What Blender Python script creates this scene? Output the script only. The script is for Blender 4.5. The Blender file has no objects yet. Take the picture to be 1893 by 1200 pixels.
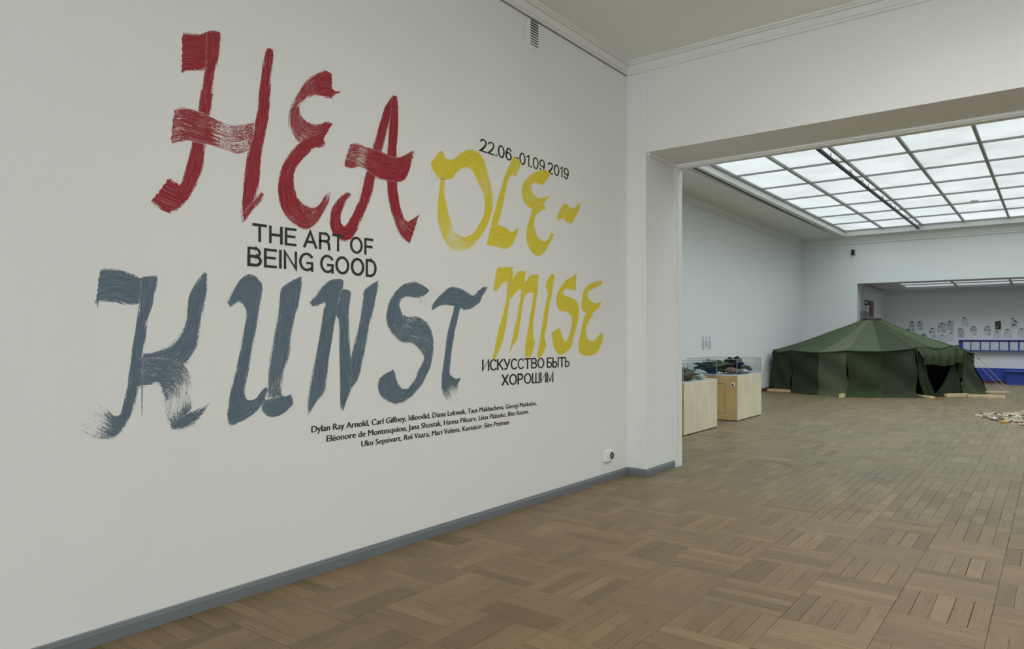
import bpy, math, random
from math import sin, cos, pi, radians
from mathutils import Vector, Matrix, noise
random.seed(7)
C = bpy.context.scene.collection
sc = bpy.context.scene
def lin(r, g, b):
    def f(c):
        c /= 255.0
        return c/12.92 if c <= .04045 else ((c+.055)/1.055)**2.4
    return (f(r), f(g), f(b), 1)

# ------------------------------------------------------------------ camera
FPX, CX, HY, H = 1311.0, 946.5, 622.0, 1.6
A = math.atan((1950-CX)/FPX); SA, CA = sin(A), cos(A)
cam = bpy.data.cameras.new('camera'); camo = bpy.data.objects.new('camera', cam); C.objects.link(camo)
camo.location = (0, 0, H); camo.rotation_euler = (pi/2, 0, A)
cam.sensor_fit = 'HORIZONTAL'; cam.sensor_width = 36; cam.lens = FPX*36/1893
cam.shift_y = (HY-600)/1893; cam.clip_start = .05; cam.clip_end = 200
sc.camera = camo
# measuring helpers: a measured sight line met with a real plane of the building
def ray(x, y):
    l = (x-CX)/FPX; u = (HY-y)/FPX
    return (-SA+l*CA, CA+l*SA, u)
def onz(x, y, z=0.0):
    r = ray(x, y); t = (z-H)/r[2]; return Vector((r[0]*t, r[1]*t, z))
def onx(x, y, X):
    r = ray(x, y); t = X/r[0]; return Vector((X, r[1]*t, H+r[2]*t))
def ony(x, y, Y):
    r = ray(x, y); t = Y/r[1]; return Vector((r[0]*t, Y, H+r[2]*t))
def proj(X, Y, Z):
    d = -SA*X+CA*Y; l = CA*X+SA*Y
    return (CX+FPX*l/d, HY-FPX*(Z-H)/d) if d > .1 else (-9e3, -9e3)

# ------------------------------------------------------------------ world, exposure, lights
w = bpy.data.worlds.new('world'); sc.world = w; w.use_nodes = True
w.node_tree.nodes['Background'].inputs[0].default_value = (.75, .85, 1, 1)
w.node_tree.nodes['Background'].inputs[1].default_value = .5
vs = sc.view_settings; vs.view_transform = 'Standard'; vs.look = 'None'; vs.gamma = 1; vs.use_curve_mapping = False
vs.exposure = 0.0
SKY_TENT, ADDED_SKY, SKY_FAR, ADDED_WIN = .71, 1.0, .45, .5
# added lamps below the skylights, boosting the light their panes give
def area(name, loc, sx, sy, power, col, spread):
    l = bpy.data.lights.new(name, 'AREA'); l.shape = 'RECTANGLE'; l.size = sx; l.size_y = sy; l.energy = power; l.color = col; l.spread = radians(spread)
    o = bpy.data.objects.new(name, l); C.objects.link(o); o.location = loc; return o
area('skylight_fill', (-1.05, 16.6, 4.98), 8.6, 16.0, 540, (.84, .955, 1), 125)
area('skylight_fill_near', (1.3, 4.3, 4.74), 5.8, 3.8, 98, (1, .995, .975), 150)
area('skylight_fill_far', (.4, 27.3, 3.28), 8.6, 1.7, 110, (.88, .96, 1), 125)

# ------------------------------------------------------------------ materials
def mat(name):
    m = bpy.data.materials.new(name); m.use_nodes = True
    nt = m.node_tree; return m, nt, nt.nodes['Principled BSDF']
def N(nt, t, **k):
    n = nt.nodes.new(t)
    for a, v in k.items(): setattr(n, a, v)
    return n
def plain(name, col, rough=.6, var=.06, scale=8, bump=0, bscale=60, metal=0, spec=.5, coat=0):
    m, nt, b = mat(name)
    b.inputs['Roughness'].default_value = rough; b.inputs['Metallic'].default_value = metal
    b.inputs['Specular IOR Level'].default_value = spec
    if coat: b.inputs['Coat Weight'].default_value = coat
    tc = N(nt, 'ShaderNodeTexCoord'); no = N(nt, 'ShaderNodeTexNoise'); no.inputs['Scale'].default_value = scale
    no.inputs['Detail'].default_value = 4
    nt.links.new(tc.outputs['Object'], no.inputs['Vector'])
    mx = N(nt, 'ShaderNodeMix', data_type='RGBA')
    mx.inputs[6].default_value = tuple(c*(1-var) for c in col[:3])+(1,)
    mx.inputs[7].default_value = tuple(min(1, c*(1+var)) for c in col[:3])+(1,)
    nt.links.new(no.outputs['Fac'], mx.inputs[0]); nt.links.new(mx.outputs[2], b.inputs['Base Color'])
    if bump:
        n2 = N(nt, 'ShaderNodeTexNoise'); n2.inputs['Scale'].default_value = bscale; n2.inputs['Detail'].default_value = 3
        nt.links.new(tc.outputs['Object'], n2.inputs['Vector'])
        bp = N(nt, 'ShaderNodeBump'); bp.inputs['Strength'].default_value = bump; bp.inputs['Distance'].default_value = .004
        nt.links.new(n2.outputs['Fac'], bp.inputs['Height']); nt.links.new(bp.outputs[0], b.inputs['Normal'])
    return m
M = {}
M['wall'] = plain('white_wall_paint', (.80, .805, .785, 1), .75, .015, 1.2, .25, 35, spec=.3)
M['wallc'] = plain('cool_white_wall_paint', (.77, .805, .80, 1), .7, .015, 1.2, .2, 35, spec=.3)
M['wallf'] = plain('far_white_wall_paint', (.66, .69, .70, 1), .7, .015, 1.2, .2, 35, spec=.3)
M['ceil'] = plain('ceiling_paint', (.87, .875, .83, 1), .85, .02, .8, .1, 30, spec=.2)
M['cornice'] = plain('plaster_cornice', (.80, .80, .765, 1), .7, .01, 3, spec=.3)
M['base'] = plain('grey_baseboard_paint', lin(112, 118, 122), .42, .05, 5, .15, 25)
M['white'] = plain('white_gloss_paint', (.80, .82, .80, 1), .35, .02, 4)
M['black'] = plain('black_metal', (.012, .012, .012, 1), .5, .2)
M['grille'] = plain('dark_vent_interior', (.02, .02, .018, 1), .8, .2)
M['plastic'] = plain('white_plastic', (.82, .82, .78, 1), .35, .01)
M['brownbase'] = plain('brown_baseboard', lin(92, 70, 55), .5, .1)
M['alu'] = plain('skylight_glazing_bar', (.36, .37, .35, 1), .55, .05)
M['black_paint'] = plain('black_lettering_paint', lin(42, 40, 36), .6, .12, 30)
M['blue'] = plain('blue_paint', lin(38, 58, 150), .5, .05, 3)
M['maroon'] = plain('maroon_skirting', lin(78, 34, 46), .5, .05)
M['rust'] = plain('rusty_stove_pipe', lin(58, 44, 36), .7, .35, 14, .4, 40)
M['rope'] = plain('tan_rope', lin(150, 138, 112), .9, .1, 80)
M['whiterope'] = plain('pale_rope', lin(170, 175, 172), .9, .1, 80)
M['silver'] = plain('silver_lock', (.75, .76, .76, 1), .3, .03, metal=.3)
M['tapeblk'] = plain('dark_tape', lin(40, 44, 58), .6, .1)
M['mat'] = plain('pale_lining_sheet', lin(178, 184, 186), .5, .06, 12, .5, 20)

def wood(name, c1, c2, rough=.5, sc_=(3, 30, 30), knot=0, lines=.5):
    m, nt, b = mat(name); b.inputs['Roughness'].default_value = rough
    tc = N(nt, 'ShaderNodeTexCoord'); mp = N(nt, 'ShaderNodeMapping'); mp.inputs['Scale'].default_value = sc_
    no = N(nt, 'ShaderNodeTexNoise'); no.inputs['Scale'].default_value = 1; no.inputs['Detail'].default_value = 6; no.inputs['Distortion'].default_value = .6
    nt.links.new(tc.outputs['Object'], mp.inputs[0]); nt.links.new(mp.outputs[0], no.inputs['Vector'])
    cr = N(nt, 'ShaderNodeValToRGB'); cr.color_ramp.elements[0].position = .3; cr.color_ramp.elements[1].position = .7
    cr.color_ramp.elements[0].color = c1; cr.color_ramp.elements[1].color = c2
    nt.links.new(no.outputs['Fac'], cr.inputs[0]); nt.links.new(cr.outputs[0], b.inputs['Base Color'])
    return m
M['ply'] = wood('birch_plywood', lin(212, 200, 172), lin(228, 217, 190), .5, (6, 6, 2.2))
M['plyd'] = wood('birch_plywood_end', lin(176, 146, 98), lin(190, 160, 110), .5, (5, 5, 2))
M['timber'] = wood('sawn_pine', lin(196, 170, 124), lin(226, 204, 160), .65, (9, 9, 30))

def parquet():
    m, nt, b = mat('oak_parquet')
    geo = N(nt, 'ShaderNodeNewGeometry'); sep = N(nt, 'ShaderNodeSeparateXYZ'); nt.links.new(geo.outputs['Position'], sep.inputs[0])
    at = N(nt, 'ShaderNodeAttribute', attribute_name='tone'); ad = N(nt, 'ShaderNodeAttribute', attribute_name='dir')
    oi = N(nt, 'ShaderNodeObjectInfo')
    # along/across coordinates swap with the grain direction
    def math_(op, a, b_=None):
        n = N(nt, 'ShaderNodeMath', operation=op)
        for i, v in enumerate([a, b_]):
            if v is None: continue
            if isinstance(v, (int, float)): n.inputs[i].default_value = v
            else: nt.links.new(v, n.inputs[i])
        return n.outputs[0]
    mixA = N(nt, 'ShaderNodeMix'); nt.links.new(ad.outputs['Fac'], mixA.inputs[0]); nt.links.new(sep.outputs[0], mixA.inputs[2]); nt.links.new(sep.outputs[1], mixA.inputs[3])
    mixB = N(nt, 'ShaderNodeMix'); nt.links.new(ad.outputs['Fac'], mixB.inputs[0]); nt.links.new(sep.outputs[1], mixB.inputs[2]); nt.links.new(sep.outputs[0], mixB.inputs[3])
    tone = math_('FRACT', math_('ADD', at.outputs['Fac'], oi.outputs['Random']))
    cb = N(nt, 'ShaderNodeCombineXYZ')
    nt.links.new(math_('MULTIPLY', mixA.outputs[0], 5.0), cb.inputs[0])
    nt.links.new(math_('ADD', math_('MULTIPLY', mixB.outputs[0], 75.0), math_('MULTIPLY', tone, 37.0)), cb.inputs[1])
    nt.links.new(math_('MULTIPLY', tone, 50.0), cb.inputs[2])
    no = N(nt, 'ShaderNodeTexNoise'); no.inputs['Scale'].default_value = 1; no.inputs['Detail'].default_value = 5; no.inputs['Distortion'].default_value = .8
    nt.links.new(cb.outputs[0], no.inputs['Vector'])
    cr = N(nt, 'ShaderNodeValToRGB'); e = cr.color_ramp.elements
    e[0].position = 0; e[0].color = lin(113, 94, 69); e[1].position = 1; e[1].color = lin(144, 123, 93)
    x = cr.color_ramp.elements.new(.5); x.color = lin(130, 110, 82)
    x = cr.color_ramp.elements.new(.2); x.color = lin(125, 105, 78)
    x = cr.color_ramp.elements.new(.8); x.color = lin(135, 115, 86)
    nt.links.new(tone, cr.inputs[0])
    g = N(nt, 'ShaderNodeValToRGB'); g.color_ramp.elements[0].position = .25; g.color_ramp.elements[0].color = (.68, .66, .62, 1)
    g.color_ramp.elements[1].position = .62; g.color_ramp.elements[1].color = (1.08, 1.07, 1.05, 1)
    nt.links.new(no.outputs['Fac'], g.inputs[0])
    mul = N(nt, 'ShaderNodeMix', data_type='RGBA', blend_type='MULTIPLY'); mul.inputs[0].default_value = 1
    nt.links.new(cr.outputs[0], mul.inputs[6]); nt.links.new(g.outputs[0], mul.inputs[7])
    # worn, greyer traffic lane over larger distances
    n3 = N(nt, 'ShaderNodeTexNoise'); n3.inputs['Scale'].default_value = .9; n3.inputs['Detail'].default_value = 5
    nt.links.new(geo.outputs['Position'], n3.inputs['Vector'])
    r3 = N(nt, 'ShaderNodeValToRGB'); r3.color_ramp.elements[0].position = .42; r3.color_ramp.elements[1].position = .7
    r3.color_ramp.elements[0].color = (0, 0, 0, 1); r3.color_ramp.elements[1].color = (.4, .4, .4, 1)
    nt.links.new(n3.outputs['Fac'], r3.inputs[0])
    mg = N(nt, 'ShaderNodeMix', data_type='RGBA'); mg.inputs[7].default_value = lin(112, 102, 84)
    nt.links.new(r3.outputs[0], mg.inputs[0]); nt.links.new(mul.outputs[2], mg.inputs[6])
    st = N(nt, 'ShaderNodeMapRange'); st.inputs[1].default_value = 6.4; st.inputs[2].default_value = 9.0; nt.links.new(sep.outputs[1], st.inputs[0])  # greyer past the opening: wear, plus sky reflection put into the colour
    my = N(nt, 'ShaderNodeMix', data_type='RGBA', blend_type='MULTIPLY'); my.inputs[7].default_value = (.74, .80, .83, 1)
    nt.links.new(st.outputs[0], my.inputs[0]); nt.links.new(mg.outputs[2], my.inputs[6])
    nt.links.new(my.outputs[2], b.inputs['Base Color'])
    ro = N(nt, 'ShaderNodeMapRange'); ro.inputs[3].default_value = .36; ro.inputs[4].default_value = .52
    nt.links.new(n3.outputs['Fac'], ro.inputs[0]); nt.links.new(ro.outputs[0], b.inputs['Roughness'])
    bp = N(nt, 'ShaderNodeBump'); bp.inputs['Strength'].default_value = .12; bp.inputs['Distance'].default_value = .002
    nt.links.new(no.outputs['Fac'], bp.inputs['Height']); nt.links.new(bp.outputs[0], b.inputs['Normal'])
    b.inputs['Specular IOR Level'].default_value = .28
    return m
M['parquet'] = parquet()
M['subfloor'] = plain('dark_subfloor', lin(58, 46, 32), .7, .1)

def pane_mat(name, col, strength, patch=.1):
    m, nt, b = mat(name)
    b.inputs['Base Color'].default_value = (.8, .85, .87, 1); b.inputs['Roughness'].default_value = .4
    geo = N(nt, 'ShaderNodeNewGeometry'); no = N(nt, 'ShaderNodeTexNoise'); no.inputs['Scale'].default_value = 1.1; no.inputs['Detail'].default_value = 2
    nt.links.new(geo.outputs['Position'], no.inputs['Vector'])
    mr = N(nt, 'ShaderNodeMapRange'); mr.inputs[1].default_value = .3; mr.inputs[2].default_value = .7
    mr.inputs[3].default_value = strength*(1-patch); mr.inputs[4].default_value = strength*(1+patch)
    nt.links.new(no.outputs['Fac'], mr.inputs[0]); nt.links.new(mr.outputs[0], b.inputs['Emission Strength'])
    b.inputs['Emission Color'].default_value = col
    return m
M['pane_tent'] = pane_mat('backlit_milk_glass', (.86, .955, 1, 1), SKY_TENT, .13)
M['pane_added_near'] = pane_mat('added_skylight_pane', (1, .98, .92, 1), ADDED_SKY)
M['pane_far'] = pane_mat('backlit_milk_glass_far', (.82, .92, 1, 1), SKY_FAR)
M['pane_added_win'] = pane_mat('added_window_pane', (.80, .92, 1, 1), ADDED_WIN)
M['pane_added_back'] = pane_mat('added_back_window_pane', (.93, .98, 1, 1), 12.0)

def glass():
    m, nt, b = mat('clear_vitrine_glass'); nt.nodes.remove(b)
    o = nt.nodes['Material Output']; t = N(nt, 'ShaderNodeBsdfTransparent'); t.inputs[0].default_value = (.90, .93, .92, 1)
    g = N(nt, 'ShaderNodeBsdfGlossy'); g.inputs['Roughness'].default_value = .02
    lf = N(nt, 'ShaderNodeLayerWeight'); lf.inputs[0].default_value = .5
    lw = N(nt, 'ShaderNodeMath', operation='POWER'); lw.inputs[1].default_value = 4
    nt.links.new(lf.outputs['Facing'], lw.inputs[0]); mx = N(nt, 'ShaderNodeMixShader')
    nt.links.new(lw.outputs[0], mx.inputs[0]); nt.links.new(t.outputs[0], mx.inputs[1]); nt.links.new(g.outputs[0], mx.inputs[2]); nt.links.new(mx.outputs[0], o.inputs[0])
    return m
M['glass'] = glass()
M['glassedge'] = plain('glass_edge', lin(150, 165, 162), .25, .05)

def canvas(name, col):
    m, nt, b = mat(name); b.inputs['Roughness'].default_value = .92; b.inputs['Specular IOR Level'].default_value = .15
    tc = N(nt, 'ShaderNodeTexCoord'); no = N(nt, 'ShaderNodeTexNoise'); no.inputs['Scale'].default_value = 3; no.inputs['Detail'].default_value = 6
    nt.links.new(tc.outputs['Object'], no.inputs['Vector'])
    mx = N(nt, 'ShaderNodeMix', data_type='RGBA'); mx.inputs[6].default_value = tuple(c*.8 for c in col[:3])+(1,); mx.inputs[7].default_value = tuple(c*1.2 for c in col[:3])+(1,)
    nt.links.new(no.outputs['Fac'], mx.inputs[0]); nt.links.new(mx.outputs[2], b.inputs['Base Color'])
    mp = N(nt, 'ShaderNodeMapping'); mp.inputs['Scale'].default_value = (3, 3, 14); n2 = N(nt, 'ShaderNodeTexNoise'); n2.inputs['Scale'].default_value = 1.6; n2.inputs['Detail'].default_value = 3; n2.inputs['Distortion'].default_value = 1
    nt.links.new(tc.outputs['Object'], mp.inputs[0]); nt.links.new(mp.outputs[0], n2.inputs['Vector'])
    bp = N(nt, 'ShaderNodeBump'); bp.inputs['Strength'].default_value = .5; bp.inputs['Distance'].default_value = .03
    nt.links.new(n2.outputs['Fac'], bp.inputs['Height']); nt.links.new(bp.outputs[0], b.inputs['Normal'])
    return m
M['cvd'] = canvas('dark_green_canvas', lin(52, 58, 43))
M['cvm'] = canvas('mid_green_canvas', lin(66, 78, 56))
M['cvl'] = canvas('faded_olive_canvas', lin(86, 92, 72))
M['cvp'] = canvas('green_canvas_folds', lin(54, 64, 44))
M['seam'] = plain('pale_green_seam', lin(78, 90, 66), .9, .1)
M['sheet'] = plain('black_shade_sheet', (.012, .014, .010, 1), .9, .1)

def paint(name, col, dark, seed=0, edge=.10, contrast=.05):
    """brush paint: transparent where the bristles left the wall bare; uv = across/along the stroke, 'dry' = how dry"""
    m, nt, b = mat(name); o = nt.nodes['Material Output']
    b.inputs['Roughness'].default_value = .5; b.inputs['Specular IOR Level'].default_value = .35
    uv = N(nt, 'ShaderNodeUVMap'); sep = N(nt, 'ShaderNodeSeparateXYZ'); nt.links.new(uv.outputs[0], sep.inputs[0])
    dry = N(nt, 'ShaderNodeAttribute', attribute_name='dry'); geo = N(nt, 'ShaderNodeNewGeometry')
    def mt(op, a, c=None, d=None):
        n = N(nt, 'ShaderNodeMath', operation=op)
        for i, v in enumerate([a, c, d]):
            if v is None: continue
            if isinstance(v, (int, float)): n.inputs[i].default_value = v
            else: nt.links.new(v, n.inputs[i])
        return n.outputs[0]
    wid = N(nt, 'ShaderNodeAttribute', attribute_name='wid')
    cb = N(nt, 'ShaderNodeCombineXYZ'); nt.links.new(mt('MULTIPLY', mt('MULTIPLY', sep.outputs[0], wid.outputs['Fac']), 250.0), cb.inputs[0]); nt.links.new(mt('MULTIPLY', sep.outputs[1], 7.0), cb.inputs[1])
    n1 = N(nt, 'ShaderNodeTexNoise'); n1.inputs['Scale'].default_value = 1; n1.inputs['Detail'].default_value = 3
    nt.links.new(cb.outputs[0], n1.inputs['Vector'])
    n2 = N(nt, 'ShaderNodeTexNoise'); n2.inputs['Scale'].default_value = 95; n2.inputs['Detail'].default_value = 3
    nt.links.new(geo.outputs['Position'], n2.inputs['Vector'])
    n3 = N(nt, 'ShaderNodeTexNoise'); n3.inputs['Scale'].default_value = 9; n3.inputs['Detail'].default_value = 2
    nt.links.new(geo.outputs['Position'], n3.inputs['Vector'])
    # distance to the stroke's side edge, 0 at the edge
    ed = mt('MULTIPLY', mt('MINIMUM', sep.outputs[0], mt('SUBTRACT', 1.0, sep.outputs[0])), wid.outputs['Fac'])
    edge_d = mt('MULTIPLY', mt('MAXIMUM', mt('SUBTRACT', .022, ed), 0.0), 10.5)
    grain = mt('ADD', mt('MULTIPLY', n1.outputs['Fac'], .62), mt('ADD', mt('MULTIPLY', n2.outputs['Fac'], .25), mt('MULTIPLY', n3.outputs['Fac'], .18)))
    thr = mt('ADD', mt('ADD', mt('MULTIPLY', dry.outputs['Fac'], .42), .305), edge_d)
    cov = N(nt, 'ShaderNodeMapRange'); nt.links.new(mt('SUBTRACT', grain, thr), cov.inputs[0])
    cov.inputs[1].default_value = -contrast*.6; cov.inputs[2].default_value = contrast
    mx = N(nt, 'ShaderNodeMix', data_type='RGBA'); mx.inputs[6].default_value = dark; mx.inputs[7].default_value = col
    rr = N(nt, 'ShaderNodeMapRange'); rr.inputs[1].default_value = .35; rr.inputs[2].default_value = .65; nt.links.new(n1.outputs['Fac'], rr.inputs[0])
    nt.links.new(rr.outputs[0], mx.inputs[0])
    sk = N(nt, 'ShaderNodeMapRange'); sk.inputs[1].default_value = .50; sk.inputs[2].default_value = .72; sk.inputs[4].default_value = .30; nt.links.new(n1.outputs['Fac'], sk.inputs[0])
    thin = N(nt, 'ShaderNodeMix', data_type='RGBA'); thin.inputs[7].default_value = (.80, .80, .77, 1)      # thin paint shows the white wall through
    nt.links.new(mt('MULTIPLY', sk.outputs[0], mt('ADD', .28, mt('MULTIPLY', dry.outputs['Fac'], 1.6))), thin.inputs[0]); nt.links.new(mx.outputs[2], thin.inputs[6])
    cm = N(nt, 'ShaderNodeMix', data_type='RGBA'); cm.inputs[6].default_value = (.80, .80, .77, 1)
    c2_ = N(nt, 'ShaderNodeMapRange'); c2_.inputs[1].default_value = .25; c2_.inputs[2].default_value = .75; c2_.inputs[3].default_value = .35
    nt.links.new(cov.outputs[0], c2_.inputs[0]); nt.links.new(c2_.outputs[0], cm.inputs[0]); nt.links.new(thin.outputs[2], cm.inputs[7]); nt.links.new(cm.outputs[2], b.inputs['Base Color'])
    bp = N(nt, 'ShaderNodeBump'); bp.inputs['Strength'].default_value = .3; bp.inputs['Distance'].default_value = .002
    nt.links.new(n1.outputs['Fac'], bp.inputs['Height']); nt.links.new(bp.outputs[0], b.inputs['Normal'])
    tr = N(nt, 'ShaderNodeBsdfTransparent'); ms = N(nt, 'ShaderNodeMixShader')
    nt.links.new(mt('GREATER_THAN', cov.outputs[0], .2), ms.inputs[0]); nt.links.new(tr.outputs[0], ms.inputs[1]); nt.links.new(b.outputs[0], ms.inputs[2]); nt.links.new(ms.outputs[0], o.inputs[0])
    return m
M['red'] = paint('red_brush_paint', lin(158, 26, 40), lin(136, 20, 34))
M['slate'] = paint('slate_blue_brush_paint', lin(98, 117, 130), lin(84, 103, 117))
M['yellow'] = paint('yellow_brush_paint', lin(226, 210, 56), lin(212, 194, 46), contrast=.12)

# ------------------------------------------------------------------ mesh helpers
class MB:
    def __init__(s): s.v = []; s.f = []; s.uv = {}; s.att = {}
    def box(s, x0, x1, y0, y1, z0, z1, bev=0):
        n = len(s.v)
        if bev:
            b = bev
            for z, i in ((z0, b), (z0+b, 0), (z1-b, 0), (z1, b)):
                s.v += [(x0+i, y0+i, z), (x1-i, y0+i, z), (x1-i, y1-i, z), (x0+i, y1-i, z)]
            s.f.append((n+3, n+2, n+1, n)); s.f.append((n+12, n+13, n+14, n+15))
            for k in range(3):
                a = n+4*k
                for j in range(4): s.f.append((a+j, a+(j+1) % 4, a+4+(j+1) % 4, a+4+j))
            return s
        s.v += [(x0, y0, z0), (x1, y0, z0), (x1, y1, z0), (x0, y1, z0), (x0, y0, z1), (x1, y0, z1), (x1, y1, z1), (x0, y1, z1)]
        s.f += [(n+3, n+2, n+1, n), (n+4, n+5, n+6, n+7), (n, n+1, n+5, n+4), (n+1, n+2, n+6, n+5), (n+2, n+3, n+7, n+6), (n+3, n, n+4, n+7)]
        return s
    def tf(s, mtx, start=0):
        for i in range(start, len(s.v)): s.v[i] = tuple(mtx @ Vector(s.v[i]))
        return s
    def prism(s, pts, z0, z1):
        n = len(s.v); k = len(pts)
        s.v += [(p[0], p[1], z0) for p in pts]+[(p[0], p[1], z1) for p in pts]
        s.f.append(tuple(n+i for i in reversed(range(k)))); s.f.append(tuple(n+k+i for i in range(k)))
        for i in range(k): s.f.append((n+i, n+(i+1) % k, n+k+(i+1) % k, n+k+i))
        return s
    def tube(s, pts, r, seg=6, r2=None):
        n = len(s.v); pts = [Vector(p) for p in pts]; K = len(pts)
        for i, p in enumerate(pts):
            d = (pts[min(i+1, K-1)]-pts[max(i-1, 0)]).normalized()
            up = Vector((0, 0, 1)) if abs(d.z) < .9 else Vector((1, 0, 0))
            a = d.cross(up).normalized(); b = d.cross(a).normalized()
            rr = r if r2 is None else r+(r2-r)*i/(K-1)
            for j in range(seg):
                t = 2*pi*j/seg; s.v.append(tuple(p+a*cos(t)*rr+b*sin(t)*rr))
        for i in range(K-1):
            for j in range(seg):
                s.f.append((n+i*seg+j, n+i*seg+(j+1) % seg, n+(i+1)*seg+(j+1) % seg, n+(i+1)*seg+j))
        s.f.append(tuple(n+j for j in range(seg))); s.f.append(tuple(n+(K-1)*seg+j for j in reversed(range(seg))))
        return s
    def lathe(s, prof, c, seg=24, axis='z'):
        n = len(s.v)
        for r, h in prof:
            for j in range(seg):
                t = 2*pi*j/seg
                p = {'z': (cos(t)*r, sin(t)*r, h), 'x': (h, cos(t)*r, sin(t)*r), 'y': (cos(t)*r, h, sin(t)*r)}[axis]
                s.v.append((c[0]+p[0], c[1]+p[1], c[2]+p[2]))
        for i in range(len(prof)-1):
            for j in range(seg):
                s.f.append((n+i*seg+j, n+i*seg+(j+1) % seg, n+(i+1)*seg+(j+1) % seg, n+(i+1)*seg+j))
        s.f.append(tuple(n+j for j in reversed(range(seg)))); s.f.append(tuple(n+(len(prof)-1)*seg+j for j in range(seg)))
        return s
    def grid(s, fn, nu, nv):
        n = len(s.v)
        for i in range(nu+1):
            for j in range(nv+1): s.v.append(tuple(fn(i/nu, j/nv)))
        for i in range(nu):
            for j in range(nv):
                a = n+i*(nv+1)+j; s.f.append((a, a+nv+1, a+nv+2, a+1))
        return s
    def build(s, name, m, parent=None, smooth=False, kind=None, label=None, cat=None, group=None, solid=0, origin=None):
        me = bpy.data.meshes.new(name)
        o0 = Vector(origin) if origin is not None else Vector((0, 0, 0))
        vv = [tuple(Vector(v)-o0) for v in s.v] if origin is not None else s.v
        me.from_pydata(vv, [], s.f); me.update()
        if smooth:
            for p in me.polygons: p.use_smooth = True
        for k, vals in s.att.items():
            a = me.attributes.new(k, 'FLOAT', 'POINT'); a.data.foreach_set('value', vals)
        if s.uv:
            l = me.uv_layers.new(name='UVMap')
            for lp in me.loops: l.data[lp.index].uv = s.uv[lp.vertex_index]
        me.materials.append(m)
        o = bpy.data.objects.new(name, me); C.objects.link(o)
        if origin is not None: o.location = o0
        if parent:
            o.parent = parent
            o.matrix_parent_inverse = Matrix.Translation(-parent.location) if parent.rotation_euler.z == 0 else parent.matrix_basis.inverted()
        if solid:
            md = o.modifiers.new('thickness', 'SOLIDIFY'); md.thickness = solid; md.offset = 0
        tag(o, kind, label, cat, group)
        return o
def tag(o, kind=None, label=None, cat=None, group=None):
    if kind: o['kind'] = kind
    if label: o['label'] = label
    if cat: o['category'] = cat
    if group: o['group'] = group
    return o
def empty(name, loc, label, cat, group=None):
    o = bpy.data.objects.new(name, None); C.objects.link(o); o.location = loc; o.empty_display_size = .1
    return tag(o, None, label, cat, group)
def S(name, mb, m, label=None, parent=None):
    return mb.build(name, m, parent, kind=None if parent else 'structure', label=label)

# ------------------------------------------------------------------ building dimensions
XW, YW = -3.949, 7.357            # near room: left wall, end wall
YR = 8.25                         # far face of the wall with the wide opening
XP, ZO = -3.705, 3.70             # opening: left jamb and head
XO = 1.9                          # opening: right jamb
ZC, ZB = 4.765, 4.62              # ceiling, bottom of cornice
def XT(y): return -6.5-.0195*(y-8.25)     # tent room's left wall runs a touch out of square
YB, ZT = 25.2, 4.87               # tent room: end wall, ceiling
XOF, ZOF = -5.12, 3.32            # far opening
YF2 = 25.55; YF = 29.4            # far room
XR = 5.6; X2 = 6.2; Y0 = -8.5

# ------------------------------------------------------------------ room shell
wl = S('wall_left', MB().box(XW-.25, XW, Y0, YW+.3, 0, ZC+.3), M['wall'], 'long white plastered wall carrying the painted lettering')
S('wall_right', MB().box(XR, XR+.2, Y0, YW, 0, ZC), M['wall'])
S('wall_back', MB().box(XW, XR, Y0-.2, Y0, 0, ZC), M['wall'])
we = MB().box(XW, XP, YW, YR, 0, ZC).box(XP, XO, YW, YR, ZO, ZC).box(XO, XR+.2, YW, YR, 0, ZC)
wend = S('wall_end', we, M['wall'], 'white wall with a wide opening into the next gallery')
# painted joint above the jamb and bead under the soffit
S('joint_bead', MB().box(XP+.012, XP+.024, YW-.006, YW+.02, ZO, ZB), M['wall'], parent=wend)
S('joint_bead', MB().box(XP, XP+.03, YW+.03, YR-.14, ZO-.035, ZO), M['wall'], parent=wend)
# near ceiling with an assumed, unseen skylight placed to light the room's end
sx0, sx1, sy0, sy1 = -1.8, 4.4, 2.2, 6.35
cl = MB().box(XW, sx0, Y0, YW, ZC, ZC+.2).box(sx1, XR, Y0, YW, ZC, ZC+.2).box(sx0, sx1, Y0, sy0, ZC, ZC+.2).box(sx0, sx1, sy1, YW, ZC, ZC+.2)
ceil1 = S('ceiling', cl, M['ceil'], 'plain off-white ceiling of the near room')

def skylight(name, x0, x1, y0, y1, z, nx, ny, pm, xs=None, ys=None, zf=None, bar=.045, well=.18, parent_label=None):
    """glazing bars are one frame part each, every pane its own part"""
    e = bpy.data.objects.new(name, None); C.objects.link(e); e.location = (x0, y0, z); e['kind'] = 'structure'
    if parent_label: e['label'] = parent_label
    xs = xs or [x0+(x1-x0)*i/nx for i in range(nx+1)]
    ys = ys or [y0+(y1-y0)*i/ny for i in range(ny+1)]
    zf = zf or (lambda y: z)
    for j in range(len(ys)-1):
        for i in range(len(xs)-1):
            m = MB().box(xs[i]+.01, xs[i+1]-.01, ys[j]+.01, ys[j+1]-.01, 0, .012)
            m.v = [(a, b, c+zf(b)) for a, b, c in m.v]
            m.build('pane', pm, e)
    for i, x in enumerate(xs):
        m = MB().box(x-bar/2, x+bar/2, ys[0], ys[-1], -.05, .02); m.v = [(a, b, c+zf(b)) for a, b, c in m.v]
        m.build('glazing_bar', M['alu'], e)
    for y in ys:
        m = MB().box(xs[0], xs[-1], y-bar*.4, y+bar*.4, -.035, .02); m.v = [(a, b, c+zf(b)) for a, b, c in m.v]
        m.build('glazing_bar', M['alu'], e)
    return e
skylight('added_skylight', sx0, sx1, sy0, sy1, ZC+.12, 5, 5, M['pane_added_near'])
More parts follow.
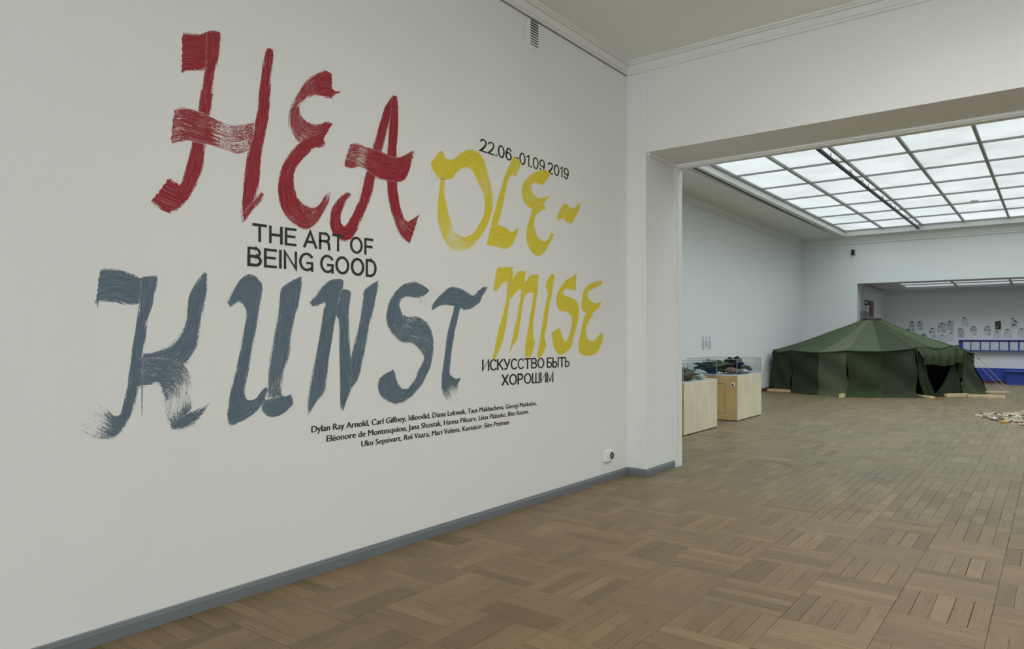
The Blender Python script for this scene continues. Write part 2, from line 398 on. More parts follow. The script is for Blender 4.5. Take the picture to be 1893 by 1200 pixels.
# unseen windows added on the right wall to brighten the near room
e = bpy.data.objects.new('added_window_right', None); C.objects.link(e); e.location = (XR, -2, 2); e['kind'] = 'structure'
for k in range(3):
    MB().box(XR-.012, XR-.002, -3.8+k*1.6, -2.35+k*1.6, .9, 3.8).build('pane', M['pane_added_win'], e)
    mm = MB()
    for (a, b) in ((-3.85, -3.78), (-2.37, -2.30)): mm.box(XR-.05, XR, a+k*1.6, b+k*1.6, .85, 3.85)
    mm.box(XR-.05, XR, -3.85+k*1.6, -2.3+k*1.6, .83, .9).box(XR-.05, XR, -3.85+k*1.6, -2.3+k*1.6, 3.8, 3.87)
    mm.build('added_window_frame', M['white'], e)

# unseen glowing panes added on the back wall to light pillar and header
e = bpy.data.objects.new('added_window_back', None); C.objects.link(e); e.location = (0, Y0, 2); e['kind'] = 'structure'
for k in range(3):
    MB().box(.6+k*1.7, 2.0+k*1.7, Y0+.002, Y0+.012, .9, 3.9).build('pane', M['pane_added_back'], e)
    mm = MB()
    for (a, b) in ((.53, .60), (2.0, 2.07)): mm.box(a+k*1.7, b+k*1.7, Y0, Y0+.05, .85, 3.95)
    mm.box(.53+k*1.7, 2.07+k*1.7, Y0, Y0+.05, .83, .9).box(.53+k*1.7, 2.07+k*1.7, Y0, Y0+.05, 3.9, 3.97)
    mm.build('added_window_frame', M['white'], e)

# cornices: profile swept along a horizontal line
def cornice(name, p0, p1, nrm, zb, zt, m, depth=.06, n0=0, n1=0, parent=None):
    prof = [(.0, 0), (.030, 0), (.030, .15), (.016, .17), (.016, .21), (.028, .25), (.050, .50), (.056, .60), (.044, .62), (.044, .67), (.070, .70), (.070, .80), (.060, .82), (.084, .90), (.088, 1), (.0, 1)]
    k = depth/.088; h = zt-zb
    p0 = Vector(p0); p1 = Vector(p1); d = (p1-p0).normalized(); nv = Vector(nrm)
    mb = MB(); P = len(prof)
    for p, s_, nn in ((p0, 1, n0), (p1, -1, n1)):
        for a, b in prof:
            q = p+nv*a*k+d*s_*a*k*nn
            mb.v.append((q.x, q.y, zb+b*h))
    for i in range(P): mb.f.append((i, (i+1) % P, P+(i+1) % P, P+i))
    mb.f.append(tuple(range(P))); mb.f.append(tuple(reversed(range(P, 2*P))))
    return mb.build(name, m, parent, kind='structure')
cornice('trim_1', (XW, Y0, 0), (XW, YW, 0), (1, 0, 0), ZB, ZC, M['cornice'], .075, 0, 1)
cornice('trim_2', (XW, YW, 0), (XR, YW, 0), (0, -1, 0), ZB, ZC, M['cornice'], .075, 1, 0)
# shadow gap and thin cable clipped under the left cornice
MB().box(XW, XW+.012, 1.5, YW-.02, ZB-.006, ZB-.003).build('trim_3', M['base'], kind='structure')

# baseboards with a small ogee top
def baseboard(name, p0, p1, nrm, m, h=.083, t=.018, n0=0, n1=0):
    prof = [(0, 0), (t, 0), (t, h-.022), (t-.006, h-.017), (t-.008, h-.006), (t-.013, h), (0, h)]
    p0 = Vector(p0); p1 = Vector(p1); d = (p1-p0).normalized(); nv = Vector(nrm); mb = MB(); P = len(prof)
    for p, s_, nn in ((p0, 1, n0), (p1, -1, n1)):
        for a, b in prof:
            q = p+nv*a+d*s_*a*nn; mb.v.append((q.x, q.y, b))
    for i in range(P): mb.f.append((i, (i+1) % P, P+(i+1) % P, P+i))
    mb.f.append(tuple(range(P))); mb.f.append(tuple(reversed(range(P, 2*P))))
    return mb.build(name, m, kind='structure')
baseboard('baseboard_left', (XW, Y0, 0), (XW, YW, 0), (1, 0, 0), M['base'], n1=1)
baseboard('baseboard_end', (XW, YW, 0), (XP, YW, 0), (0, -1, 0), M['base'], n0=1, n1=-1)
baseboard('baseboard_jamb', (XP, YW, 0), (XP, YR-.15, 0), (1, 0, 0), M['base'], n0=-1)
baseboard('baseboard_right', (XO, YW, 0), (XR, YW, 0), (0, -1, 0), M['base'])

# door frame at the far side of the reveal
df = bpy.data.objects.new('door_1', None); C.objects.link(df); df.location = (XP, YR-.1, 0); df['kind'] = 'structure'
df['label'] = 'white stepped frame around the wide opening'
def casing_v(x, s, nm):
    mb = MB().box(min(x, x+s*.02), max(x, x+s*.02), YR-.145, YR-.105, 0, ZO).box(min(x, x+s*.035), max(x, x+s*.035), YR-.10, YR-.055, 0, ZO-.02)
    mb.box(min(x-s*.05, x+s*.028), max(x-s*.05, x+s*.028), YR-.055, YR+.03, 0, ZO-.02); mb.build(nm, M['white'], df)
casing_v(XP, 1, 'door_jamb'); casing_v(XO, -1, 'door_jamb')
MB().box(XP, XO, YR-.145, YR+.03, ZO-.028, ZO).box(XP, XO, YR-.12, YR-.02, ZO-.04, ZO-.028).build('door_head', M['white'], df)
for z in (3.05, .55):
    MB().box(XP+.02, XP+.028, YR-.135, YR-.108, z-.09, z+.09).build('hinge', M['cornice'], df)

# tent room
def quadwall(p0, p1, z0, z1, t):
    p0 = Vector(p0); p1 = Vector(p1); d = (p1-p0).normalized(); n = Vector((-d.y, d.x))*t
    return MB().prism([(p0.x, p0.y), (p1.x, p1.y), (p1.x+n.x, p1.y+n.y), (p0.x+n.x, p0.y+n.y)], z0, z1)
S('wall_tent_left', quadwall((XT(YR), YR), (XT(YB+.3), YB+.3), 0, ZT+.4, .2), M['wallc'], 'cool white side wall of the tent gallery')
S('wall_tent_right', MB().box(X2, X2+.2, YR, YB+.3, 0, ZT+.4), M['wallc'])
S('wall_tent_front', MB().box(XT(YR)-.2, XP-.05, YR-.02, YR+.0, 0, ZT).box(XP-.05, XO+.05, YR-.02, YR+.005, ZO+.03, ZT+.2).box(XO+.05, X2+.2, YR-.02, YR+.005, 0, ZT).box(XT(YR)-.2, XW-.25, YW+.3, YR-.02, 0, ZT), M['wallc'])
wte = S('wall_tent_end', MB().box(XT(YB)-.2, XOF, YB, YF2, 0, ZT+.3).box(XOF, X2+.2, YB, YF2, ZOF, ZT+.3), M['wallc'], 'white end wall above the low opening to the far room')
# glass grid of the tent room, from the measured bars
ZG = 5.05
gx = [onz(1150+450/2.5478, 180+315/2.5478, ZG).x-.03]
gx = [-5.43+1.095*i for i in range(9)]
gy = [15.0+1.655*i for i in range(-4, 7)]
cx0, cx1, cy0, cy1 = gx[0]-.02, gx[-1]+.02, gy[0]-.02, gy[-1]+.02
c2 = MB().box(XT(YB)-.2, cx0, YR, YB+.2, ZT, ZT+.05).box(cx1, X2+.2, YR, YB+.2, ZT, ZT+.05).box(cx0, cx1, YR, cy0, ZT, ZT+.05).box(cx0, cx1, cy1, YB+.2, ZT, ZT+.05)
S('ceiling_tent', c2, M['ceil'], 'off-white ceiling border around the gridded skylight')
# well around the glass
MB().box(cx0-.22, cx0-.19, cy0-.2, cy1+.2, ZT-.03, ZT).box(cx1+.19, cx1+.22, cy0-.2, cy1+.2, ZT-.03, ZT).box(cx0-.22, cx1+.22, cy1+.17, cy1+.2, ZT-.03, ZT).build('trim_4', M['white'], kind='structure')
MB().box(cx0-.03, cx0+.006, cy0, cy1, ZT-.006, ZG+.05).box(cx1-.006, cx1+.03, cy0, cy1, ZT-.006, ZG+.05).box(cx0, cx1, cy1-.006, cy1+.03, ZT-.007, ZG+.05).box(cx0, cx1, cy0-.03, cy0+.006, ZT-.007, ZG+.05).build('trim_5', M['white'], kind='structure')
skylight('window_1', 0, 0, 0, 0, ZG, 0, 0, M['pane_tent'], xs=gx, ys=gy, bar=.05, parent_label='large skylight grid of backlit milk glass panes')
cornice('trim_6', (XT(YR), YR, 0), (XT(YB), YB, 0), (1, 0, 0), ZB, ZT, M['cornice'], .10, 0, 1)
cornice('trim_7', (XT(YB), YB, 0), (X2, YB, 0), (0, -1, 0), ZB, ZT, M['cornice'], .10, 1, 0)
baseboard('baseboard_tent_left', (XT(YR), YR, 0), (XT(YB), YB, 0), (1, .02, 0), M['brownbase'], h=.10, t=.03)
baseboard('baseboard_tent_end', (XT(YB), YB, 0), (XOF, YB, 0), (0, -1, 0), M['brownbase'], h=.10, t=.03)

# far room
def zfar(y): return 3.36-.033*(y-YF2)
sf = MB()
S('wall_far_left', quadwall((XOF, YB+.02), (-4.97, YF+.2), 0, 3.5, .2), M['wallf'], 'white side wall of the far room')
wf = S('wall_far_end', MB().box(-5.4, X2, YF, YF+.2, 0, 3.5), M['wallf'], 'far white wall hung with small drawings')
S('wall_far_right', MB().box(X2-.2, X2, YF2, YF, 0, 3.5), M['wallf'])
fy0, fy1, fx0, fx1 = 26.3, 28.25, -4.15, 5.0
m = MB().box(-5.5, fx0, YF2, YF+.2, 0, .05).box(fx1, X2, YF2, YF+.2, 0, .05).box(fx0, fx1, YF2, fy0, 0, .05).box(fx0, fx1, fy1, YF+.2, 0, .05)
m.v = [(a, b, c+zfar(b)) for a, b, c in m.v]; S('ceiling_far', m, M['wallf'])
skylight('window_2', 0, 0, 0, 0, 3.3, 0, 0, M['pane_far'], xs=[fx0+i*1.525 for i in range(7)], ys=[fy0, (fy0+fy1)/2, fy1], zf=lambda y: zfar(y)+.06, bar=.05, parent_label='low skylight strip of the far room')
cornice('trim_8', (-4.97, YF, 0), (X2, YF, 0), (0, -1, 0), 3.11, zfar(YF), M['wallf'], .12, 0, 0)
cornice('trim_9', (XOF, YF2, 0), (-4.97, YF, 0), (1, 0, 0), 3.16, zfar(YF)+.02, M['wallf'], .10, 0, 0)
MB().box(-4.97, X2, YF-.03, YF, .075, .51).build('trim_10', M['blue'], kind='structure', label='blue painted lower strip of the far wall')
MB().box(-4.97, X2, YF-.045, YF, 0, .075).build('trim_11', M['maroon'], kind='structure')

# ------------------------------------------------------------------ floor
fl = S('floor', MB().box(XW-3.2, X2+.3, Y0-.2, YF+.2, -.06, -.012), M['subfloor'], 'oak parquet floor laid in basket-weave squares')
PX, PY = .478, .4845; BX, BY = -.765, 4.135
planks = []      # (x0,x1,y0,y1,dir) dir 1 = grain along Y
def block(x0, y0, px, py, d):
    for k in range(5):
        if d: planks.append((x0+px*k/5, x0+px*(k+1)/5, y0, y0+py, 1))
        else: planks.append((x0, x0+px, y0+py*k/5, y0+py*(k+1)/5, 0))
for i in range(-6, 9):
    for j in range(-15, 6):
        block(BX+PX*i, BY+PY*j, PX, PY, (i+j) % 2)       # block x[-1.243,-.765] y[4.135,4.62] runs along Y
# border planks square to the left wall
y = BY-13*PY
while y < 7.35:
    planks.append((XW, BX-6*PX, y, y+.0969, 0)); y += .0969
# staggered short boards through the opening
ys0, ys1 = BY+6*PY, 9.15
for k in range(-36, 60):
    x0 = BX+PX/5*k
    if x0 < XT(8.3)-.1: continue
    y = ys0-random.random()*.28
    while y < ys1-.02:
        L = .30; a = max(y, ys0); b = min(y+L, ys1)
        if b-a > .02 and not (x0 < XP-.05 and b < YR+.02): planks.append((x0, x0+PX/5, a, b, 1))
        y += L
for i in range(-14, 13):
    for j in range(0, 42):
        x0 = BX+PX*i; y0 = ys1+PY*j
        if x0+PX < XT(y0)-.05 or y0 > YF: continue
        block(x0, y0, PX, PY, (i+j+1) % 2)
def area_px(p):
    q = [proj(p[0], p[2], 0), proj(p[1], p[2], 0), proj(p[1], p[3], 0), proj(p[0], p[3], 0)]
    cx = sum(a[0] for a in q)/4; cy = sum(a[1] for a in q)/4
    if not (-20 < cx < 1913 and 0 < cy < 1215): return 0
    if (p[0]+p[1])/2 < XW: return 0
    return abs(sum(q[i][0]*q[(i+1) % 4][1]-q[(i+1) % 4][0]*q[i][1] for i in range(4)))/2
planks.sort(key=area_px, reverse=True)
def plank_top(mb, x0, x1, y0, y1, gx_, gy_, dz):
    b = .0012
    n = len(mb.v)
    X0, X1, Y0_, Y1 = x0+gx_, x1-gx_, y0+gy_, y1-gy_
    mb.v += [(X0, Y0_, -.012), (X1, Y0_, -.012), (X1, Y1, -.012), (X0, Y1, -.012), (X0, Y0_, dz-b), (X1, Y0_, dz-b), (X1, Y1, dz-b), (X0, Y1, dz-b),
             (X0+b, Y0_+b, dz), (X1-b, Y0_+b, dz), (X1-b, Y1-b, dz), (X0+b, Y1-b, dz)]
    mb.f.append((n+8, n+9, n+10, n+11))
    for k in (0, 4):
        for j in range(4): mb.f.append((n+k+j, n+k+(j+1) % 4, n+k+4+(j+1) % 4, n+k+4+j))
variants = {}
def variant(w, l, d, g, tn):
    key = (round(w, 3), round(l, 3), d, g, tn)
    if key not in variants:
        mb = MB(); gg = (.0004, .0009, .0018)[g]
        plank_top(mb, -w/2, w/2, -l/2, l/2, gg if d else .0008, .0008 if d else gg, 0)
        mb.att = {'tone': [tn/6+.08]*12, 'dir': [float(d == 1)]*12}
        me = bpy.data.meshes.new('plank'); me.from_pydata(mb.v, [], mb.f); me.update()
        for k, vals in mb.att.items():
            a = me.attributes.new(k, 'FLOAT', 'POINT'); a.data.foreach_set('value', vals)
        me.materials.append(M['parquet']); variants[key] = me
    return variants[key]
for p in planks[:300]:
    x0, x1, y0, y1, d = p
    o = bpy.data.objects.new('plank', variant(x1-x0, y1-y0, d, random.choice((0, 0, 1, 1, 2)), random.randrange(6)))
    o.location = ((x0+x1)/2, (y0+y1)/2, random.uniform(-.0006, 0)); C.objects.link(o); o.parent = fl
mb = MB(); tn = []; dr = []
for p in planks[300:]:
    x0, x1, y0, y1, d = p
    g = random.choice((.0004, .0008, .0015))
    plank_top(mb, x0, x1, y0, y1, g if d else .0008, .0008 if d else g, random.uniform(-.0006, 0))
    t = random.random(); tn += [t]*12; dr += [float(d == 1)]*12
mb.att = {'tone': tn, 'dir': dr}
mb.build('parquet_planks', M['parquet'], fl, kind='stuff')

# ------------------------------------------------------------------ brush lettering on the left wall
def wp(x, y, off=.0): # point on the left wall
    p = onx(x, y, XW); return Vector((XW+off, p.y, p.z))
lay = [0]
def catmull(P, sub):
    out = []
    n = len(P)
    for i in range(n-1):
        p0 = P[max(i-1, 0)]; p1 = P[i]; p2 = P[i+1]; p3 = P[min(i+2, n-1)]
        for s in range(sub):
            t = s/sub; out.append([.5*((2*b)+(-a+c)*t+(2*a-5*b+4*c-d)*t*t+(-a+3*b-3*c+d)*t*t*t) for a, b, c, d in zip(p0, p1, p2, p3)])
    out.append(list(P[-1])); return out
def stroke(mb, org, s, pairs, dry=0.0, ragged=1):
    """pairs: (x,y of one edge | x,y of the other edge [, dryness]) measured along the brush stroke"""
    lay[0] += 1; off = .0003+.00012*(lay[0] % 12)
    P = [list(p[:4])+[p[4] if len(p) > 4 else dry] for p in pairs]
    Q = catmull(P, 5); NA = 16; n = len(mb.v); vlen = random.random()*50; last = None
    w0 = []
    for q in Q:
        a = wp(org[0]+q[0]/s, org[1]+q[1]/s, off); b = wp(org[0]+q[2]/s, org[1]+q[3]/s, off)
        # let the painted surface reach a little past the measured edge, the material frays it back
        d = (b-a); wdt = max(d.length, 1e-4); e = min(.006, wdt*.08); a = a-d.normalized()*e; b = b+d.normalized()*e
        mid = (a+b)/2
        if last is not None: vlen += (mid-last).length
        last = mid; w0.append((a, b, vlen, max(0, min(1, q[4])), wdt))
    ph = random.random()*9
    for k, (a, b, v, dr_, wd) in enumerate(w0):
        for j in range(NA+1):
            u = j/NA; p = a.lerp(b, u)
            if k in (0, len(w0)-1):        # bristle ends
                o = w0[1 if k == 0 else -2]; dd = (a+b)/2-(o[0]+o[1])/2
                if dd.length > 1e-5: p = p+dd.normalized()*random.uniform(-.005, .006)*ragged
            mb.v.append((XW+off, p.y, p.z)); mb.uv[len(mb.v)-1] = (u, v)
            mb.att.setdefault('dry', []).append(dr_); mb.att.setdefault('wid', []).append(wd)
    for k in range(len(w0)-1):
        for j in range(NA):
            i = n+k*(NA+1)+j; mb.f.append((i, i+1, i+NA+2, i+NA+1))
def letter(parent, m, org, s, strokes, label):
    mb = MB()
    for st in strokes:
        if isinstance(st, tuple): stroke(mb, org, s, st[0], st[1])
        else: stroke(mb, org, s, st)
    mb.build('letter', m, parent, label=label)
def drip(mb, org, s, x0, y0, x1, y1, w=2.2):
    stroke(mb, org, s, [(x0-w, y0, x0+w, y0), ((x0+x1)/2-w, (y0+y1)/2, (x0+x1)/2+w, (y0+y1)/2), (x1-w*.7, y1, x1+w*.7, y1)], 0, 0)

WH = empty('painted_word', wp(540, 250), 'large red brush-painted word HEA at the upper left of the wall', 'lettering')
letter(WH, M['red'], (250, 30), 3.0, [
    ([(263, 98, 258, 312), (300, 98, 292, 298), (360, 102, 350, 298), (410, 86, 400, 290), (440, 85, 430, 275), (474, 96, 452, 260)], .02),
    ([(400, 90, 472, 112), (397, 180, 465, 200), (392, 250, 452, 270), (383, 330, 435, 335), (365, 440, 426, 445), (346, 540, 414, 545), (328, 640, 402, 645), (312, 720, 386, 720), (290, 820, 378, 805), (266, 905, 352, 895), (250, 938, 322, 960), (235, 930, 275, 1030, .05), (215, 915, 228, 1078, .15), (203, 905, 170, 1085, .15), (190, 897, 88, 1030, .1)], .03),
    [(215, 512, 200, 718, .35), (260, 500, 255, 705, .42), (330, 520, 310, 695, .3), (405, 545, 385, 715, .3), (480, 575, 470, 745, .45), (550, 597, 545, 768, .5), (610, 592, 605, 768, .45), (660, 572, 640, 750, .4)],
    ([(735, 175, 762, 185), (715, 225, 762, 232), (704, 320, 752, 325), (688, 440, 745, 445), (672, 560, 736, 560), (650, 680, 716, 665), (625, 760, 704, 730), (612, 860, 690, 855), (600, 960, 678, 955), (590, 1060, 645, 1070, .1), (588, 1135, 605, 1150, .2)], .03),
    ([(700, 972, 718, 997), (660, 1010, 690, 1035), (625, 1050, 650, 1085), (595, 1100, 610, 1135)], .12)], 'red painted letter H')
letter(WH, M['red'], (490, 110), 3.332, [
    [(412, 95, 412, 236, 0), (370, 74, 378, 232, .02), (310, 88, 322, 226, .2), (250, 130, 270, 235, .28), (205, 190, 235, 265, .35), (165, 260, 220, 295, .35), (145, 330, 221, 335, .3), (143, 400, 240, 365, .3), (162, 460, 270, 385, .35), (200, 508, 310, 398, .35), (260, 520, 350, 395, .3), (315, 505, 375, 382, .12), (365, 480, 414, 396, .02)],
    [(345, 440, 372, 520, .1), (300, 468, 340, 540, .05), (240, 498, 300, 545), (180, 550, 248, 592), (130, 620, 202, 645), (98, 690, 176, 700), (82, 780, 173, 770), (88, 860, 190, 830, .05), (108, 930, 215, 872, .08), (150, 995, 250, 895, .2), (200, 1035, 285, 907, .28), (260, 1050, 318, 902, .3), (320, 1005, 345, 875, .25), (370, 930, 372, 830, .3), (415, 850, 400, 800, .62)],
    [(405, 175, 405, 235), (428, 192, 432, 216), (452, 190, 455, 210), (463, 192, 464, 206, .1)]], 'red painted letter E')
letter(WH, M['red'], (490, 110), 3.332, [
    ([(785, 215, 812, 238), (737, 300, 790, 310), (706, 400, 752, 420), (686, 470, 738, 480), (665, 545, 717, 560), (640, 650, 690, 660), (622, 710, 680, 725), (603, 790, 660, 810), (575, 880, 635, 880), (540, 960, 600, 965), (505, 1012, 555, 1065), (487, 1025, 500, 1116), (466, 1010, 430, 1085), (464, 985, 400, 1030), (468, 950, 402, 970), (482, 908, 414, 912, .1), (502, 870, 447, 862, .2), (532, 832, 500, 815, .15)], .03),
    [(785, 225, 812, 228), (768, 380, 819, 330), (760, 480, 815, 450), (755, 600, 808, 570), (752, 700, 806, 690), (755, 780, 812, 780), (760, 850, 822, 860), (773, 930, 840, 935, .1), (792, 985, 862, 985, .22), (812, 1045, 885, 995, .3), (847, 1100, 910, 978, .3), (890, 1138, 950, 955, .2)],
    [(525, 515, 485, 662, .35), (575, 512, 530, 677, .4), (625, 527, 585, 668, .48), (665, 548, 635, 692, .2), (720, 575, 690, 728, .05), (780, 598, 750, 745, .12), (840, 600, 805, 752, .03), (882, 578, 860, 738, .08), (910, 555, 890, 680, .35), (935, 568, 905, 620, .6)]], 'red painted letter A')

WK = empty('painted_word', wp(500, 650), 'large slate blue brush-painted word KUNST along the lower half of the wall', 'lettering')
o3 = (130, 480); s3 = 3.4286
mb = MB()
for st in [
    [(190, 60, 162, 270, .1), (240, 57, 220, 262, .15), (300, 60, 280, 268, .12), (350, 76, 330, 278, .05), (400, 96, 380, 282, .05), (450, 116, 440, 278, .1), (500, 106, 480, 270, .15), (555, 98, 520, 250, .3)],
    [(455, 110, 548, 118), (448, 200, 530, 220), (441, 275, 518, 280), (428, 370, 488, 375), (410, 460, 476, 470), (394, 560, 465, 560), (385, 630, 452, 650), (370, 760, 432, 780), (347, 880, 412, 890), (325, 965, 385, 985), (303, 990, 357, 1035, .02), (270, 980, 300, 1115, .15), (245, 945, 225, 1150, .45), (225, 922, 120, 1150, .68), (203, 905, 52, 1075, .72)],
    [(850, 80, 867, 92), (800, 150, 860, 200, .02), (755, 225, 842, 300), (745, 300, 824, 375), (738, 390, 816, 460, .05), (702, 470, 795, 560, .12), (650, 530, 738, 655, .12), (600, 562, 650, 700, .12), (530, 582, 540, 720, .15), (462, 595, 440, 730, .15)],
    [(430, 620, 430, 815, .25), (500, 618, 490, 803, .25), (580, 622, 545, 785, .22), (660, 632, 576, 815, .22), (725, 655, 588, 870, .32), (765, 720, 588, 930, .5), (777, 800, 592, 980, .6), (772, 880, 604, 1020, .55), (778, 935, 640, 1060, .3)],
    [(635, 1035, 640, 1078, .1), (700, 1000, 705, 1072, .1), (755, 965, 760, 1052, .15), (800, 948, 805, 1025, .25), (880, 893, 888, 925, .55)]]: stroke(mb, o3, s3, st)
drip(mb, o3, s3, 172, 265, 172, 298, 3.5); drip(mb, o3, s3, 458, 590, 452, 985, 4)
mb.build('letter', M['slate'], WK, label='slate blue painted letter K')
o4 = (400, 490); s4 = 4.0
letter(WK, M['slate'], o4, s4, [
    [(80, 275, 103, 308), (130, 185, 128, 290), (182, 105, 155, 272), (240, 75, 182, 276), (300, 100, 204, 296), (338, 165, 218, 335, .08), (325, 270, 221, 390, .12), (303, 380, 212, 440, .05), (284, 500, 195, 550), (262, 620, 178, 645), (240, 740, 158, 745), (222, 840, 132, 850), (205, 930, 105, 960), (214, 985, 88, 1060), (245, 1003, 85, 1130), (292, 985, 112, 1180, .05), (330, 935, 200, 1150, .15), (362, 903, 290, 1090, .15), (385, 910, 345, 1020, .2)],
    [(610, 90, 628, 82), (540, 130, 625, 150), (482, 178, 612, 235), (468, 260, 600, 320, .1), (452, 340, 580, 390, .15), (437, 460, 563, 480, .18), (423, 560, 547, 600, .15), (403, 650, 530, 680, .15), (388, 740, 502, 765, .22), (380, 830, 491, 850, .25), (376, 910, 490, 930, .33), (366, 980, 498, 975, .3)],
    [(345, 1000, 496, 968, .25), (335, 1065, 520, 970, .12), (392, 1122, 545, 958, .08), (480, 1105, 562, 985, .08), (560, 1045, 570, 1005, .3)]], 'slate blue painted letter U')
mb = MB()
for st in [
    [(690, 280, 712, 306), (740, 218, 750, 298), (790, 155, 800, 275), (850, 115, 805, 300), (935, 120, 793, 330), (908, 250, 785, 400), (878, 390, 770, 490), (852, 550, 752, 600), (830, 680, 728, 720), (812, 830, 703, 850, .1), (793, 945, 685, 960, .1), (738, 1015, 673, 1050, .15), (688, 1130, 662, 1115, .5)],
    [(930, 178, 975, 185), (905, 250, 992, 215), (886, 355, 976, 320), (910, 420, 974, 420), (912, 560, 980, 540), (914, 700, 988, 690), (916, 840, 995, 790), (918, 960, 986, 915), (922, 1050, 962, 1000, .05), (932, 1095, 946, 1080, .5)],
    [(1192, 108, 1206, 118, .25), (1100, 180, 1186, 200), (1088, 260, 1165, 300), (1070, 360, 1147, 380, .08), (1052, 450, 1125, 480, .12), (1027, 560, 1103, 600, .12), (1003, 660, 1082, 700, .1), (988, 760, 1062, 780, .02), (975, 850, 1045, 845), (950, 905, 1003, 905), (925, 1000, 970, 980)]]: stroke(mb, o4, s4, st)
drip(mb, o4, s4, 703, 300, 703, 340); drip(mb, o4, s4, 716, 298, 716, 318)
mb.build('letter', M['slate'], WK, label='slate blue painted letter N')
o5 = (680, 490); s5 = 4.2875
mb = MB()
for st in [
    [(488, 200, 470, 225), (432, 163, 415, 250), (370, 139, 360, 252), (290, 155, 312, 246), (230, 200, 268, 265), (180, 270, 248, 310), (155, 360, 255, 352, .02), (148, 440, 272, 388, .1), (172, 520, 305, 402, .22), (218, 580, 345, 405, .3), (275, 614, 405, 412, .25), (338, 624, 460, 442, .25), (386, 654, 495, 495, .25), (422, 692, 516, 560, .25), (440, 735, 524, 640, .28), (425, 790, 516, 722, .22), (398, 840, 495, 820, .2), (368, 900, 455, 905, .2), (343, 945, 400, 985, .12), (310, 977, 330, 1058, .12), (270, 974, 250, 1100, .2), (240, 940, 170, 1092, .18), (222, 900, 100, 1030, .08), (213, 865, 80, 960, .08), (203, 825, 92, 895, .25)]]: stroke(mb, o5, s5, st)
for x, a, b in ((395, 248, 262), (410, 245, 265), (421, 245, 318), (443, 238, 265), (456, 235, 325)): drip(mb, o5, s5, x, a-8, x, b, 1.8)
mb.build('letter', M['slate'], WK, label='slate blue painted letter S')
letter(WK, M['slate'], o5, s5, [
    [(503, 335, 513, 360), (530, 290, 547, 332), (580, 232, 592, 312), (640, 186, 650, 316, .02), (710, 177, 700, 328, .05), (770, 205, 760, 352, .12), (830, 240, 820, 345, .12), (872, 208, 885, 295, .05), (918, 175, 905, 250, .1), (960, 162, 945, 200, .62)],
    [(692, 315, 732, 325), (665, 420, 710, 425), (641, 510, 688, 515), (622, 620, 670, 640), (605, 740, 656, 740), (594, 830, 646, 850), (588, 890, 662, 885), (583, 960, 708, 905, .1), (583, 1015, 718, 935, .4), (600, 1062, 733, 990, .62), (640, 1098, 750, 1075, .72)],
    [(655, 870, 655, 935), (690, 905, 690, 965), (735, 892, 728, 915)]], 'slate blue painted letter T')

# black text is laid before the yellow
def text_part(body, quad, parent, name, off=.0008, bold=0, label=None):
    """quad: (xs, top, base) at the start and (xe, top, base) at the end, in measured pixels on the wall"""
    cu = bpy.data.curves.new('t', 'FONT'); cu.body = body; cu.size = 1; cu.resolution_u = 3; cu.offset = bold
    to = bpy.data.objects.new('t', cu); C.objects.link(to)
    dg = bpy.context.evaluated_depsgraph_get(); me = bpy.data.meshes.new_from_object(to.evaluated_get(dg))
    cu2 = bpy.data.curves.new('t2', 'FONT'); cu2.body = 'H'; cu2.size = 1; t2 = bpy.data.objects.new('t2', cu2); C.objects.link(t2)
    dg = bpy.context.evaluated_depsgraph_get(); m2 = bpy.data.meshes.new_from_object(t2.evaluated_get(dg)); cap = max(v.co.y for v in m2.vertices)
    xs = [v.co.x for v in me.vertices]; a, b = min(xs), max(xs)
    (x0, t0, b0), (x1, t1, b1) = quad
    P00, P01, P10, P11 = wp(x0, b0), wp(x0, t0), wp(x1, b1), wp(x1, t1)
    for v in me.vertices:
        u = (v.co.x-a)/(b-a); h = v.co.y/cap
        p = P00.lerp(P10, u).lerp(P01.lerp(P11, u), h) if 0 <= h <= 1 else P00.lerp(P10, u)+(P01.lerp(P11, u)-P00.lerp(P10, u))*h
        v.co = (XW+off, p.y, p.z)
    vv = [tuple(v.co) for v in me.vertices]; ff = [tuple(q.vertices) for q in me.polygons]; nv_ = len(vv); sh = .0025
    me2 = bpy.data.meshes.new(name); me2.from_pydata([(a, b-sh, c) for a, b, c in vv]+[(a+.0002, b+sh, c+.001) for a, b, c in vv], [], ff+[tuple(i+nv_ for i in q) for q in ff]); me2.update(); me = me2
    me.name = name; me.materials.clear(); me.materials.append(M['black_paint'])
    o = bpy.data.objects.new(name, me); C.objects.link(o); o.parent = parent; o.matrix_parent_inverse = Matrix.Translation(-parent.location); o['kind'] = 'stuff'
    for t in (to, t2): bpy.data.objects.remove(t)
    return o
def Q(o, s, a, b): return tuple((o[0]+p[0]/s, o[1]+p[1]/s, o[1]+p[2]/s) for p in (a, b))
def arc(cx, cy, rx, ry, a0, a1, n=14): return [(cx+rx*cos(radians(a0+(a1-a0)*i/n)), cy+ry*sin(radians(a0+(a1-a0)*i/n))) for i in range(n+1)]
